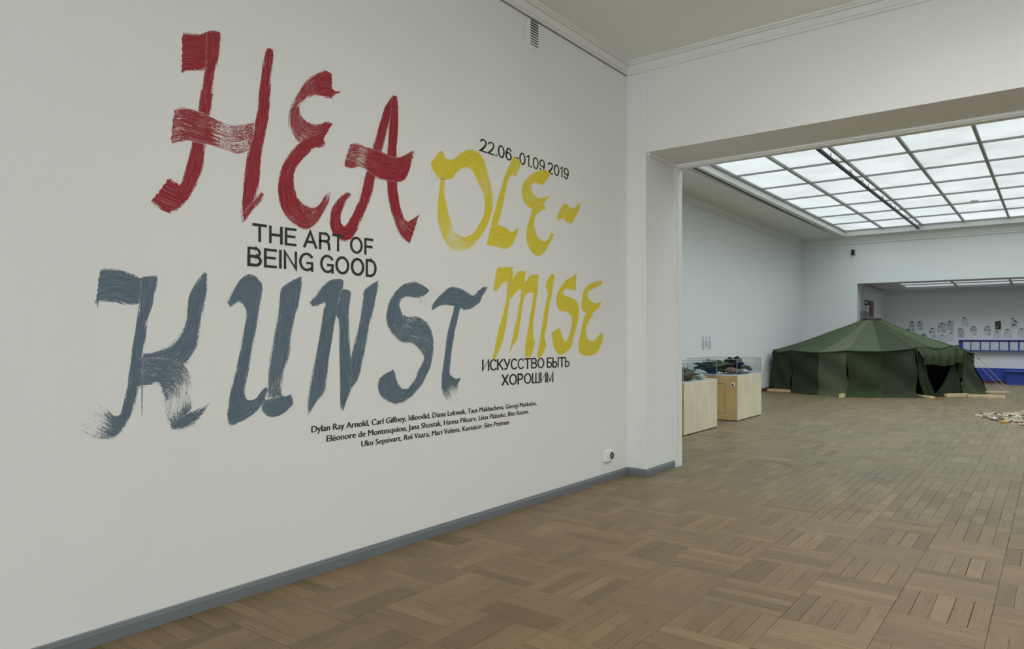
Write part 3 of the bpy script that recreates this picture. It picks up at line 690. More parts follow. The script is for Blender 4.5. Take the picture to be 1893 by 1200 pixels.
G = {
 'T': (.66, [[(0, 1), (.66, 1)], [(.33, 1), (.33, 0)]]), 'H': (.64, [[(0, 0), (0, 1)], [(.64, 0), (.64, 1)], [(0, .5), (.64, .5)]]),
 'E': (.56, [[(.56, 1), (0, 1), (0, 0), (.56, 0)], [(0, .52), (.5, .52)]]), 'A': (.72, [[(0, 0), (.36, 1), (.72, 0)], [(.13, .33), (.59, .33)]]),
 'R': (.60, [[(0, 0), (0, 1), (.36, 1)]+arc(.36, .75, .22, .25, 90, -90)+[(0, .5)], [(.34, .5)]+arc(.40, .32, .17, .16, 70, 0, 5)+[(.60, 0)]]),
 'O': (.76, [arc(.38, .5, .38, .5, 90, 450, 28)]), 'F': (.52, [[(.52, 1), (0, 1), (0, 0)], [(0, .5), (.46, .5)]]),
 'B': (.60, [[(0, .52), (0, 1), (.34, 1)]+arc(.34, .76, .22, .24, 90, -90)+[(0, .52)], [(0, .52), (.36, .52)]+arc(.36, .26, .24, .26, 90, -90)+[(0, 0), (0, .52)]]),
 'I': (.0, [[(0, 0), (0, 1)]]), 'N': (.62, [[(0, 0), (0, 1), (.62, 0), (.62, 1)]]),
 'G': (.70, [arc(.38, .5, .38, .5, 40, 350, 24)[:-3]+[(.70, .12)], [(.42, .44), (.70, .44), (.70, -.02)]]),
 'D': (.62, [[(0, 0), (0, 1), (.26, 1)]+arc(.26, .5, .36, .5, 90, -90, 18)+[(0, 0)]]),
 '2': (.50, [arc(.25, .76, .24, .24, 165, -20, 12)+[(.42, .52), (0, 0), (.50, 0)]]), '0': (.52, [arc(.26, .5, .26, .5, 90, 450, 26)]),
 '6': (.50, [arc(.27, .72, .22, .28, 25, 120, 8)+arc(.27, .45, .27, .45, 150, 180, 3)+arc(.25, .31, .25, .31, 180, 520, 20)]),
 '9': (.50, [arc(.23, .28, .22, .28, 205, 300, 8)+arc(.23, .55, .27, .45, -30, 0, 3)+arc(.25, .69, .25, .31, 0, 340, 20)]),
 '1': (.24, [[(0, .80), (.20, 1), (.20, 0)]]), '.': (.02, [[(0, .0), (.02, .07)]]), '-': (.30, [[(0, .40), (.30, .40)]]),
 '\u0418': (.62, [[(0, 1), (0, 0), (.62, 1), (.62, 0)]]), '\u0421': (.62, [arc(.36, .5, .36, .5, 45, 315, 22)]),
 '\u041a': (.56, [[(0, 0), (0, 1)], [(.54, 1), (0, .42)], [(.16, .58), (.56, 0)]]), '\u0423': (.60, [[(0, 1), (.32, .30)], [(.60, 1), (.26, .10), (.14, 0), (.04, .02)]]),
 '\u0411': (.56, [[(.52, 1), (0, 1), (0, 0), (.30, 0)]+arc(.30, .28, .26, .28, -90, 90)+[(0, .56)]]),
 '\u042c': (.52, [[(0, 1), (0, 0), (.26, 0)]+arc(.26, .28, .26, .28, -90, 90)+[(0, .56)]]),
 '\u042b': (.72, [[(0, 1), (0, 0), (.26, 0)]+arc(.26, .28, .24, .28, -90, 90)+[(0, .56)], [(.72, 1), (.72, 0)]]),
 '\u0425': (.60, [[(0, 0), (.58, 1)], [(0, 1), (.60, 0)]]), '\u0420': (.54, [[(0, 0), (0, 1), (.28, 1)]+arc(.28, .73, .25, .27, 90, -90)+[(0, .46)]]),
 '\u0428': (.84, [[(0, 1), (0, 0), (.84, 0), (.84, 1)], [(.42, 1), (.42, 0)]]), '\u041c': (.72, [[(0, 0), (0, 1), (.36, .05), (.72, 1), (.72, 0)]]) }
for a_, b_ in (('\u041e', 'O'), ('\u0422', 'T'), ('\u0412', 'B')): G[a_] = G[b_]
def hand_text(body, quad, parent, weight=.1, gap=.20, space=.30, off=.0019):
    """hand-painted capitals drawn with a flat brush: every letter a part of its own"""
    x = 0; items = []
    for ch in body:
        if ch == ' ': x += space; continue
        w_, st = G[ch]; items.append((x, st)); x += w_+gap+weight
    tot = x-gap-weight
    (x0, t0, b0), (x1, t1, b1) = quad
    P00, P01, P10, P11 = wp(x0, b0), wp(x0, t0), wp(x1, b1), wp(x1, t1)
    hcap = (P01-P00).length
    kx = ((P10-P00).length/(x1-x0))/((P01-P00).length+(P11-P10).length)*((b0-t0)+(b1-t1))   # the painter's strokes read evenly thick
    kx = 1+(kx-1)*.9
    def mp(px, py, k=0):
        u = (px+weight/2)/(tot+weight); h = weight/2+py*(1-weight)
        return P00.lerp(P10, u).lerp(P01.lerp(P11, u), h)
    for gx0, st in items:
        mb = MB(); z = off
        for pl in st:
            pts = [mp(gx0+a, b) for a, b in pl]; z += .00006
            hc = hcap*(1-(pts[0]-P00).length/(P10-P00).length)+(P11-P10).length*((pts[0]-P00).length/(P10-P00).length)
            hw = weight*hc/2*random.uniform(.92, 1.1)
            n = len(mb.v); K = len(pts)
            closed = (pts[0]-pts[-1]).length < 1e-4
            for i, p in enumerate(pts):
                d0 = (p-pts[i-1]).normalized() if i else None; d1 = (pts[i+1]-p).normalized() if i < K-1 else None
                if closed and i == 0: d0 = (pts[-1]-pts[-2]).normalized()
                if closed and i == K-1: d1 = (pts[1]-pts[0]).normalized()
                d0 = d0 or d1; d1 = d1 or d0
                t_ = (d0+d1); t_ = t_.normalized() if t_.length > 1e-3 else d0
                nn = Vector((0, -t_.z, t_.y)); c_ = max(.38, abs(t_.dot(d0)))
                e_ = Vector((0, 0, 0))
                if not closed and i in (0, K-1): e_ = d0*hw*(-1 if i == 0 else 1)*.9
                for sg in (1, -1):
                    o_ = e_+nn*sg*hw/c_; q = p+Vector((0, o_.y*kx, o_.z)); mb.v.append((XW+z, q.y, q.z))
            for i in range(K-1): a = n+2*i; mb.f.append((a, a+1, a+3, a+2))
        mb.build('painted_letter', M['black_paint'], parent)
WE = empty('wall_title', wp(577, 470), 'black two-line English title THE ART OF BEING GOOD', 'lettering')
hand_text('THE ART OF', Q((440, 390), 6.7607, (178, 150, 379), (1688, 350, 562)), WE, .145, .13, .30)
hand_text('BEING GOOD', Q((440, 390), 6.7607, (116, 442, 686), (1729, 612, 834)), WE, .14, .12, .30)
WD = empty('date_line', wp(970, 295), 'black exhibition dates 22.06 to 01.09.2019 above the yellow letters', 'lettering')
hand_text('22.06 -01.09.2019', Q((870, 240), 9.465, (165, 140, 374), (1715, 682, 880)), WD, .12, .10, .18, .00015)
WR = empty('wall_title', wp(970, 690), 'black two-line Russian title below the yellow word MISE', 'lettering')
hand_text('\u0418\u0421\u041a\u0423\u0421\u0421\u0422\u0412\u041e \u0411\u042b\u0422\u042c', Q((870, 640), 9.465, (200, 232, 438), (1728, 188, 362)), WR, .13, .07, .30)
hand_text('\u0425\u041e\u0420\u041e\u0428\u0418\u041c', Q((870, 640), 9.465, (545, 496, 694), (1443, 446, 628)), WR, .135, .09)
WN = empty('name_list', wp(780, 790), 'black three-line list of names painted below the slate blue word', 'lettering')
text_part('Dylan Ray Arnold, Carl Giffney, Idioodid, Diana Lelonek, Taus Makhacheva, Georgi Markelov,', ((575.8, 788.0, 800.0), (991.6, 741.6, 749.2)), WN, 'text_line', .0012, .0)
text_part('El\u00e9onore de Montesquiou, Jana Shostak, Hanna Piksarv, Liina P\u00e4\u00e4suke, Bita Razavi,', ((603.7, 805.4, 817.0), (977.0, 756.6, 764.4)), WN, 'text_line', .0012, .0)
text_part('Uku Sepsivart, Roi Vaara, Mari Volens. Kuraator: Siim Preiman', ((668, 815.6, 826.0), (941, 776.0, 784.4)), WN, 'text_line', .0012, .0)

WO = empty('painted_word', wp(930, 370), 'yellow brush-painted syllables OLE with a dash, beside the red word', 'lettering')
o6 = (780, 240); s6 = 4.8; mb = MB()
stroke(mb, o6, s6, [(75, 300, 92, 345), (120, 240, 130, 405), (175, 190, 172, 432), (210, 256, 215, 436), (260, 268, 270, 425), (300, 252, 307, 375), (350, 205, 348, 345), (420, 178, 402, 334, .05), (490, 195, 445, 360), (545, 260, 478, 425, .05), (582, 370, 505, 500, .25), (612, 480, 545, 580, .3), (628, 590, 558, 650, .15), (622, 700, 552, 740, .05), (597, 800, 527, 810), (557, 890, 483, 880, .02), (500, 975, 437, 932, .1), (430, 1050, 385, 942, .3), (340, 1090, 335, 925, .45), (250, 1060, 288, 880, .5), (190, 980, 255, 790, .35), (155, 880, 232, 710, .2), (140, 770, 212, 640, .05), (142, 660, 200, 590), (152, 550, 196, 530), (165, 430, 205, 440)])
drip(mb, o6, s6, 84, 335, 84, 400, 1.8); drip(mb, o6, s6, 129, 395, 129, 458, 1.8)
mb.build('letter', M['yellow'], WO, label='yellow painted letter O')
letter(WO, M['yellow'], o6, s6, [
    [(812, 238, 780, 392), (845, 262, 805, 400), (880, 298, 830, 412)],
    [(808, 250, 850, 300), (768, 335, 812, 385), (733, 420, 775, 420), (706, 500, 755, 480), (681, 590, 730, 600), (655, 690, 710, 700), (628, 790, 685, 800), (608, 870, 655, 860), (592, 950, 640, 930), (573, 1020, 620, 1010)],
    [(612, 862, 575, 1022), (670, 850, 640, 1028), (730, 862, 700, 1045), (790, 908, 752, 1052), (830, 888, 800, 1020, .1), (868, 850, 850, 925, .5)]], 'yellow painted letter L')
letter(WO, M['yellow'], o6, s6, [
    [(1142, 395, 1072, 490), (1095, 358, 1030, 478), (1040, 365, 1000, 465), (980, 390, 975, 480, .12), (925, 430, 972, 512, .22), (888, 500, 982, 552, .2), (885, 575, 1012, 592, .22), (903, 645, 1052, 606, .25), (955, 692, 1100, 600, .1), (1015, 722, 1140, 585)],
    [(1060, 640, 1100, 700), (985, 700, 1065, 712), (968, 750, 1025, 745), (950, 810, 998, 790), (930, 880, 996, 840, .1), (924, 960, 1003, 885, .15), (942, 1030, 1020, 935, .12), (980, 1090, 1045, 975), (1032, 1117, 1085, 990), (1082, 1090, 1122, 970), (1130, 1010, 1140, 925), (1172, 932, 1150, 910)]], 'yellow painted letter E of the upper line')
letter(WO, M['yellow'], o6, s6, [[(1195, 782, 1215, 808), (1230, 700, 1245, 785), (1270, 660, 1288, 818), (1320, 692, 1330, 826), (1362, 692, 1362, 775), (1385, 655, 1388, 725, .15), (1402, 650, 1408, 690, .5)]], 'yellow painted dash')
WM = empty('painted_word', wp(1015, 590), 'yellow brush-painted word MISE near the corner of the wall', 'lettering')
o7 = (870, 480); s7 = 4.8
letter(WM, M['yellow'], o7, s7, [
    [(202, 262, 226, 285), (214, 190, 250, 250), (236, 82, 285, 205), (290, 72, 330, 195), (375, 66, 330, 200)],
    [(330, 120, 376, 100), (328, 200, 368, 180), (322, 280, 352, 280), (315, 350, 345, 360), (295, 450, 330, 460), (270, 550, 316, 560), (243, 650, 296, 660), (223, 740, 272, 755), (205, 820, 242, 830), (185, 878, 222, 884, .2)],
    [(342, 340, 362, 348), (365, 200, 378, 320), (400, 135, 402, 285), (440, 104, 430, 265), (492, 108, 452, 272)],
    [(448, 220, 498, 180, .1), (445, 320, 478, 310), (425, 430, 456, 440), (405, 540, 441, 550), (385, 640, 426, 650), (365, 715, 408, 715), (350, 790, 368, 775), (343, 838, 352, 838, .3)],
    [(470, 335, 485, 335), (495, 195, 505, 300), (535, 140, 530, 290), (607, 138, 562, 300)],
    [(562, 220, 604, 190, .12), (558, 310, 592, 290), (548, 380, 580, 375), (530, 480, 565, 480), (515, 580, 555, 590), (500, 680, 556, 690), (488, 760, 568, 740), (480, 835, 550, 820, .1), (485, 870, 530, 868, .25)]], 'yellow painted letter M')
letter(WM, M['yellow'], o7, s7, [[(715, 130, 743, 133), (680, 190, 738, 192), (664, 240, 728, 258), (685, 300, 716, 335), (670, 380, 700, 390), (650, 480, 688, 490), (635, 580, 672, 590), (620, 680, 656, 690), (604, 770, 668, 765), (590, 850, 640, 835, .1), (594, 880, 612, 880, .3)]], 'yellow painted letter I')
letter(WM, M['yellow'], o7, s7, [[(938, 128, 932, 275), (880, 165, 890, 262), (820, 215, 846, 262), (778, 285, 818, 295), (760, 365, 842, 322, .05), (772, 432, 888, 338), (805, 456, 925, 355), (850, 466, 948, 385, .05), (888, 495, 960, 425), (899, 550, 958, 510, .05), (887, 620, 936, 600), (867, 690, 912, 690), (842, 735, 892, 775), (826, 715, 850, 818), (808, 670, 790, 842), (795, 625, 742, 780), (785, 605, 718, 650)]], 'yellow painted letter S')
letter(WM, M['yellow'], o7, s7, [
    [(1165, 188, 1170, 215), (1100, 198, 1112, 248), (1042, 230, 1062, 270), (1003, 280, 1036, 305), (993, 340, 1050, 345, .1), (982, 405, 1080, 375, .15), (998, 455, 1112, 388, .08), (1040, 482, 1152, 375), (1070, 480, 1140, 430)],
    [(1040, 460, 1090, 490), (1002, 530, 1055, 530), (987, 610, 1024, 600), (970, 690, 1025, 660), (957, 770, 1040, 708), (975, 832, 1072, 725, .02), (1022, 852, 1102, 715, .05), (1092, 845, 1132, 680, .05), (1142, 790, 1160, 652, .05), (1178, 700, 1172, 655, .2)]], 'yellow painted letter E of the lower line')

# ------------------------------------------------------------------ wall fittings of the near room
v0 = onx(977, 36, XW)
e = empty('wall_vent', (XW, 5.49, 4.46), 'small white vent grille tucked under the left cornice', 'vent')
MB().box(XW, XW+.006, 5.405, 5.60, 4.33, 4.605).build('backing_plate', M['plastic'], e)
MB().box(XW+.006, XW+.008, 5.44, 5.565, 4.372, 4.605).build('grille_opening', M['grille'], e)
for k in range(9):
    z = 4.380+k*.0258
    MB().box(XW+.006, XW+.0095, 5.436, 5.568, z, z+.015-.009*(k/9.)).build('slat', M['plastic'], e)
e = empty('power_socket', (XW, 6.9, .29), 'white double wall socket low by the corner', 'socket')
MB().box(XW, XW+.035, 6.825, 6.985, .215, .335, .006).build('housing', M['plastic'], e)
mm = MB().lathe([(.037, .0), (.037, .007), (.030, .007), (.030, .004)], (XW+.035, 6.94, .275), 24, 'x'); mm.build('socket_ring', M['black'], e)
MB().lathe([(.024, .004), (.024, .006)], (XW+.035, 6.94, .275), 20, 'x').build('socket_insert', M['base'], e)

# ------------------------------------------------------------------ plinths with glass covers
def lump(name, loc, r, m, label, cat='waste object', squash=.6, seed=0, rough=.45, group=None):
    mb = MB(); nu, nv = 26, 16
    for i in range(nv+1):
        th = pi*i/nv
        for j in range(nu):
            ph = 2*pi*j/nu
            d = Vector((sin(th)*cos(ph), sin(th)*sin(ph), cos(th)))
            k = 1+rough*noise.noise(d*1.9+Vector((seed*3.1, 0, 0)))+.55*noise.noise(d*4.3+Vector((0, seed, 0)))+.3*noise.noise(d*9+Vector((0, 0, seed)))
            p = Vector((d.x*r[0], d.y*r[1], d.z*r[2]))*k
            mb.v.append((p.x, p.y, p.z))
    for i in range(nv):
        for j in range(nu): mb.f.append((i*nu+j, i*nu+(j+1) % nu, (i+1)*nu+(j+1) % nu, (i+1)*nu+j))
    zmin = min(v[2] for v in mb.v); mb.v = [(a+loc[0], b+loc[1], c-zmin+loc[2]) for a, b, c in mb.v]
    return mb.build(name, m, label=label, cat=cat, group=group, smooth=True, origin=loc)
M['moss'] = plain('moss_green', lin(64, 72, 48), .95, .4, 25, 1, 60)
M['char'] = plain('charred_black', lin(30, 29, 27), .85, .4, 18, 1, 50)
M['redd'] = plain('faded_pinkish_cloth', lin(128, 96, 92), .9, .3, 18, 1, 50)
M['olive'] = plain('olive_foam', lin(104, 106, 84), .9, .3, 12, 1, 50)
M['paper_w'] = plain('crumpled_white_plastic', lin(176, 184, 180), .5, .15, 10, 1, 30)
M['earth'] = plain('brown_earth', lin(78, 62, 50), .95, .35, 20, 1, 60)
def plinth(x1, y0, y1, x0, zt, zg, name_l, cover_l, locks):
    e = empty('display_plinth', ((x0+x1)/2, (y0+y1)/2, 0), name_l, 'plinth')
    MB().box(x0+.02, x1-.02, y0+.02, y1-.02, 0, .02).build('recessed_base', M['black'], e)
    MB().box(x0, x1, y0+.018, y1, .015, zt-.012, .003).build('plywood_body', M['ply'], e)
    # warm front board that has the service door set into it
    dx0, dx1, dz0, dz1 = x0+.22, x1-.23, .14, .70
    fb = MB().box(x0, dx0, y0, y0+.018, .015, zt-.012).box(dx1, x1, y0, y0+.018, .015, zt-.012).box(dx0, dx1, y0, y0+.018, .015, dz0).box(dx0, dx1, y0, y0+.018, dz1, zt-.012)
    fb.build('front_board', M['plyd'], e)
    d = MB().box(dx0+.008, dx1-.008, y0+.001, y0+.016, dz0+.008, dz1-.008).build('service_door', M['plyd'], e)
    MB().box(dx0, dx1, y0+.0165, y0+.018, dz0, dz1).build('door_gap', M['black'], e)
    for (lx, lz) in locks:
        l = MB().lathe([(.040, 0), (.040, -.008), (.030, -.012), (.021, -.012), (.021, -.006)], (lx, y0, lz), 24, 'y').build('lock_rosette', M['silver'], e)
        MB().lathe([(.020, -.006), (.020, -.010), (.008, -.012)], (lx, y0, lz), 16, 'y').build('lock_cylinder', M['black'], l)
    MB().box(x0+.006, x1-.006, y0+.006, y1-.006, zt-.012, zt).build('lining_sheet', M['mat'], e)
    g = empty('glass_cover', ((x0+x1)/2, (y0+y1)/2, zt), cover_l, 'glass case')
    t = .006; a = .006
    X0, X1, Y0_, Y1 = x0+a, x1-a, y0+a, y1-a
    def sheet(nm, q):
        m_ = MB(); m_.v = list(q); m_.f = [(0, 1, 2, 3)]; m_.build(nm, M['glass'], g)
    sheet('glass_pane', [(X0, Y0_, zt), (X1, Y0_, zt), (X1, Y0_, zg), (X0, Y0_, zg)])
    sheet('glass_pane', [(X0, Y1, zt), (X1, Y1, zt), (X1, Y1, zg), (X0, Y1, zg)])
    sheet('glass_pane', [(X0, Y0_, zt), (X0, Y1, zt), (X0, Y1, zg), (X0, Y0_, zg)])
    sheet('glass_pane', [(X1, Y0_, zt), (X1, Y1, zt), (X1, Y1, zg), (X1, Y0_, zg)])
    sheet('glass_top', [(X0, Y0_, zg+t), (X1, Y0_, zg+t), (X1, Y1, zg+t), (X0, Y1, zg+t)])
    ed = MB(); q = .004
    for (xx, yy) in ((X0, Y0_), (X1, Y0_), (X1, Y1), (X0, Y1)): ed.box(xx-q, xx+q, yy-q, yy+q, zt, zg+t)
    for (a0, a1, b0, b1) in ((X0, X1, Y0_, Y0_), (X0, X1, Y1, Y1), (X0, X0, Y0_, Y1), (X1, X1, Y0_, Y1)): ed.box(a0-q, a1+q, b0-q, b1+q, zg+t-.002, zg+t+.004)
    ed.build('glass_edge', M['glassedge'], g)
X1A, X1B = -4.715, -4.745
plinth(X1A, 10.67, 12.09, -5.715, .86, 1.16, 'light plywood plinth with a round lock, nearest the door frame', 'low clear glass cover on the plinth nearest the door frame', [(-4.835, .73), (-4.835, .42)])
plinth(X1B, 13.17, 14.55, -5.745, .865, 1.16, 'light plywood plinth with a set-in door, beside the tent', 'low clear glass cover on the plinth beside the tent', [(-4.83, .69)])
z1, z2 = .86, .865
lump('waste_object', (-4.95, 10.82, z1), (.12, .10, .11), M['char'], 'black chunky lump at the front of the nearer glass case', seed=1, rough=.8)
lump('waste_object', (-4.87, 11.12, z1), (.10, .16, .05), M['earth'], 'brown mossy clump in the nearer glass case', seed=2)
lump('waste_object', (-5.05, 11.45, z1), (.17, .26, .085), M['olive'], 'olive foam heap in the nearer glass case', seed=3)
lump('waste_object', (-4.86, 11.62, z1), (.08, .16, .03), M['paper_w'], 'crumpled pale plastic in the nearer glass case', seed=4, rough=.7)
lump('waste_object', (-5.35, 11.2, z1), (.18, .2, .07), M['moss'], 'green mossy lump at the back of the nearer glass case', seed=5)
lump('waste_object', (-5.35, 13.5, z2), (.28, .16, .11), M['moss'], 'long mossy dark heap at the left of the farther glass case', seed=6, rough=.7)
lump('waste_object', (-5.02, 13.52, z2), (.12, .10, .05), M['redd'], 'pinkish cloth lump in the farther glass case', seed=8)
lump('waste_object', (-5.08, 13.85, z2), (.17, .14, .115), M['char'], 'black charred lump in the middle of the farther glass case', seed=9, rough=.8)
lump('waste_object', (-4.98, 14.2, z2), (.14, .2, .06), M['moss'], 'small green clump in the farther glass case', seed=10)
lump('waste_object', (-4.9, 13.95, z2), (.08, .14, .035), M['paper_w'], 'pale crumpled scrap by the right pane of the farther glass case', seed=11)
lump('waste_object', (-4.88, 13.6, z2), (.07, .12, .045), M['olive'], 'grey olive lump near the front pane of the farther glass case', seed=13)
# black boot lying on the farther case's heap
bt = empty('old_boot', (-5.22, 13.62, z2+.12), 'old black boot lying on the mossy heap', 'boot')
MB().tube([(-5.32, 13.60, z2+.14), (-5.24, 13.62, z2+.16), (-5.16, 13.64, z2+.19), (-5.08, 13.66, z2+.225)], .045, 10, .055).build('boot_shaft', M['char'], bt, smooth=True)
MB().tube([(-5.07, 13.66, z2+.235), (-5.05, 13.66, z2+.20), (-5.03, 13.66, z2+.15)], .05, 10, .035).build('boot_foot', M['char'], bt, smooth=True)

# faint printed notice on the tent room's left wall
pn = onx(1305.5, 633, -6.66); px0 = onx(1297, 633, XT(16.3)+.002); px1 = onx(1314.5, 633, XT(16.3)+.002)
e = empty('wall_text', (px0.x, px0.y, 1.43), 'faint blue printed columns of text on the wall above the glass cases', 'wall text')
M['bluetext'] = plain('faint_blue_print', lin(176, 184, 204), .7, .1, 40)
xx = XT(px0.y)+.006
L = px1.y-px0.y
mb = MB()
for c in range(3):
    yy = px0.y+L*(c*.36+.02)
    for r in range(4): mb.box(xx, xx+.001, yy, yy+L*.2, 1.60-.018*r-.006, 1.60-.018*r)
mb.build('heading', M['bluetext'], e, kind='stuff')
mb = MB()
for c in range(3):
    yy = px0.y+L*(c*.36+.02)
    for r in range(12-(c == 1)*3):
        mb.box(xx, xx+.001, yy, yy+L*random.choice((.2, .24, .26, .18)), 1.50-.019*r-.009, 1.50-.019*r)
mb.build('text_column', M['bluetext'], e, kind='stuff')

# ------------------------------------------------------------------ fittings of the tent room
e = empty('light_track', (-5.6, 15, ZT), 'slim dark track along the ceiling left of the skylight', 'light track')
t0 = onz(1279.5, 309.5, ZT-.01); t1 = onz(1542.5, 436, ZT-.01)
def bar(p0, p1, w, h): 
    p0 = Vector(p0); p1 = Vector(p1); d = (p1-p0); d.z = 0; d.normalize(); n = Vector((-d.y, d.x, 0))*w/2
    mb = MB(); mb.v = [tuple(p0-n), tuple(p0+n), tuple(p1+n), tuple(p1-n)]
    mb.v += [(a, b, c+h) for a, b, c in mb.v]
    mb.f = [(3, 2, 1, 0), (4, 5, 6, 7), (0, 1, 5, 4), (1, 2, 6, 5), (2, 3, 7, 6), (3, 0, 4, 7)]; return mb
tm = t0.lerp(t1, .52)
bar(t0, tm, .05, .012).build('track_rail', M['black'], e); bar(tm+(t1-t0)*.004, t1, .05, .012).build('track_rail', M['black'], e)
MB().box(tm.x-.03, tm.x+.03, tm.y-.02, tm.y+.09, ZT-.016, ZT).build('track_joint', M['alu'], e)
e = empty('light_track', (gx[2], 15, ZG), 'dark track hung under a glazing bar of the skylight', 'light track')
xa = gx[2]-.10
MB().box(xa-.03, xa+.03, 10.6, 25.05, ZG-.14, ZG-.10).build('track_rail', M['black'], e)
for k in range(9): MB().box(xa-.008, xa+.008, 10.8+1.7*k, 10.82+1.7*k, ZG-.10, ZG).build('hanger', M['alu'], e)
for k in range(12): MB().box(xa+.035, xa+.075, 11.+1.12*k, 11.12+1.12*k, ZG-.12, ZG-.09).build('track_adapter', M['plastic'], e)
dp = onz(1801, 374, ZG-.06)
MB().lathe([(.02, .05), (.085, .045), (.09, .02), (.06, -.01), (.03, -.02)], (dp.x, dp.y, ZG-.05), 20).build('smoke_detector', M['plastic'], label='white round detector on a skylight bar', cat='detector', smooth=True)
b0 = ony(1574.2, 462, YB); b1 = ony(1580.6, 472.2, YB)
e = empty('wall_speaker', (b0.x, YB, b0.z), 'small dark box high on the end wall beneath the skylight', 'speaker')
MB().box(b0.x, b1.x, YB-.09, YB-.006, b1.z, b0.z, .006).build('housing', M['base'], e)
MB().box(b0.x+.012, b1.x-.012, YB-.093, YB-.09, b1.z+.015, b0.z-.012).build('front_grille', M['black'], e)

# ------------------------------------------------------------------ tent
TC = Vector((-4.34, 23.3)); fh = TC.normalized(); RV = Vector((fh.y, -fh.x)); CV = -fh
tent = empty('canvas_tent', (TC.x, TC.y, 0), 'large round dark green army canvas tent with a stove pipe', 'tent')
COR = [(-6.60, 21.30), (-6.0, 21.05), (-4.36, 20.29), (-2.92, 21.31), (-2.09, 22.55), (-1.84, 24.09), (-2.35, 25.7), (-3.9, 26.3), (-5.55, 25.0), (-6.62, 23.4)]
COR = [Vector(c) for c in COR]
ZE = [1.195, 1.20, 1.228, 1.30, 1.315, 1.12, 1.2, 1.2, 1.2, 1.2]
FLR = [.04, .04, .0, .10, .10, .33, .1, .02, .02, .02]
ZR, RR = 2.12, .2
def eave(i, h):   # h in 0..1 along the side from corner i to corner i+1
    j = (i+1) % 10
    p = Vector((*COR[i].lerp(COR[j], h), ZE[i]*(1-h)+ZE[j]*h))
    p.z -= .055*(1-abs(2*h-1)**1.5)
    c = Vector((TC.x, TC.y, p.z)); k = .05*sin(pi*h); p = p+(p-c).normalized()*k
    if p.x < XOF+.12: p.y = min(p.y, YB-.08)
    p.x = max(p.x, XT(p.y)+.06)
    return p
matsR = {(1, 0): 'cvm', (1, 1): 'cvl', (2, 0): 'cvm', (2, 1): 'cvd', (3, 0): 'cvp', (3, 1): 'cvm', (4, 0): 'cvm', (4, 1): 'cvd', (0, 0): 'cvm', (0, 1): 'cvm'}
matsW = {(1, 0): 'cvd', (1, 1): 'cvl', (2, 0): 'cvp', (2, 1): 'cvd', (0, 0): 'cvp', (0, 1): 'cvd', (4, 0): 'cvm', (4, 1): 'cvp'}
def roof_pt(i, h, t):
    e_ = eave(i, h); dv = Vector((e_.x-TC.x, e_.y-TC.y)).normalized()*RR; r0 = Vector((TC.x+dv.x, TC.y+dv.y, ZR))
    p = r0.lerp(e_, t)
    p.z = e_.z+(ZR-e_.z)*((1-t)**1.16)
    edge = abs(2*h-1)
    p.z -= .035*sin(pi*t)*(1-edge**2)           # panels sag between the hips
    p.z += .008*noise.noise(Vector((p.x*2.2, p.y*2.2, i)))*sin(pi*t)*2
    return p
def wall_pt(i, h, t):
    """t 0 at the eave, 1 at the hem"""
    e_ = eave(i, h); j = (i+1) % 10
    fl_ = FLR[i]*(1-h)+FLR[j]*h
    c = Vector((TC.x, TC.y, e_.z)); n = (e_-c).normalized()
    z = e_.z*(1-t)+.012*t
    edge = 1-abs(2*h-1)
    s = i*1.7+h
    fold = .035*sin(h*26+i*2+2.2*t)*t*.7*(1-.4*edge)+.03*sin(h*11+t*5+i)
    swoop = .085*sin(9*(h*.9-t*.65)+i*1.3)*sin(pi*min(1, t*1.05))
    inw = -.10*sin(pi*t**.8)*edge
    hem = .10*max(0, (t-.86)/.14)**2*(1+.8*noise.noise(Vector((h*6+i*3, 0, 1))))
    p = e_+n*(fl_*t**1.5+fold*.6+swoop*.6+inw+hem)
    tang = Vector((-n.y, n.x, 0)); p = p+tang*(.03*sin(t*7+i*2.1)*t)
    p.z = z
    if t > .93: p.z = .004+(.02*abs(noise.noise(Vector((h*9+i, 3, 0)))) if i < 5 else 0)
    if p.x < XOF+.12: p.y = min(p.y, YB-.06)
    p.x = max(p.x, XT(p.y)+.05)
    return p
for i in range(10):
    for half in (0, 1):
        h0, h1 = half*.5, half*.5+.5
        MB().grid(lambda u, t: roof_pt(i, h0+(h1-h0)*u, t), 6, 16).build('roof_panel', M[matsR.get((i, half), 'cvd')], tent, smooth=True)
        if i != 3:
            MB().grid(lambda u, t: wall_pt(i, h0+(h1-h0)*u, t), 18, 22).build('wall_panel', M[matsW.get((i, half), 'cvd')], tent, smooth=True)
    for h in (0, .5):
        MB().tube([roof_pt(i, h, k/12)+Vector((0, 0, .006)) for k in range(13)], .007 if h == 0 else .005, 5).build('seam', M['seam'], tent, smooth=True)
        if i in (2,) and h == .5:
            MB().tube([wall_pt(i, h, k/12)+Vector((CV.x, CV.y, 0))*.01 for k in range(13)], .006, 5).build('seam', M['seam'], tent, smooth=True)
# hem lip along the eaves
for i in range(10):
    if i == 3: continue
    MB().tube([eave(i, k/12)+Vector((0, 0, -.01)) for k in range(13)], .022, 6).build('eave_roll', M['cvp'], tent, smooth=True)
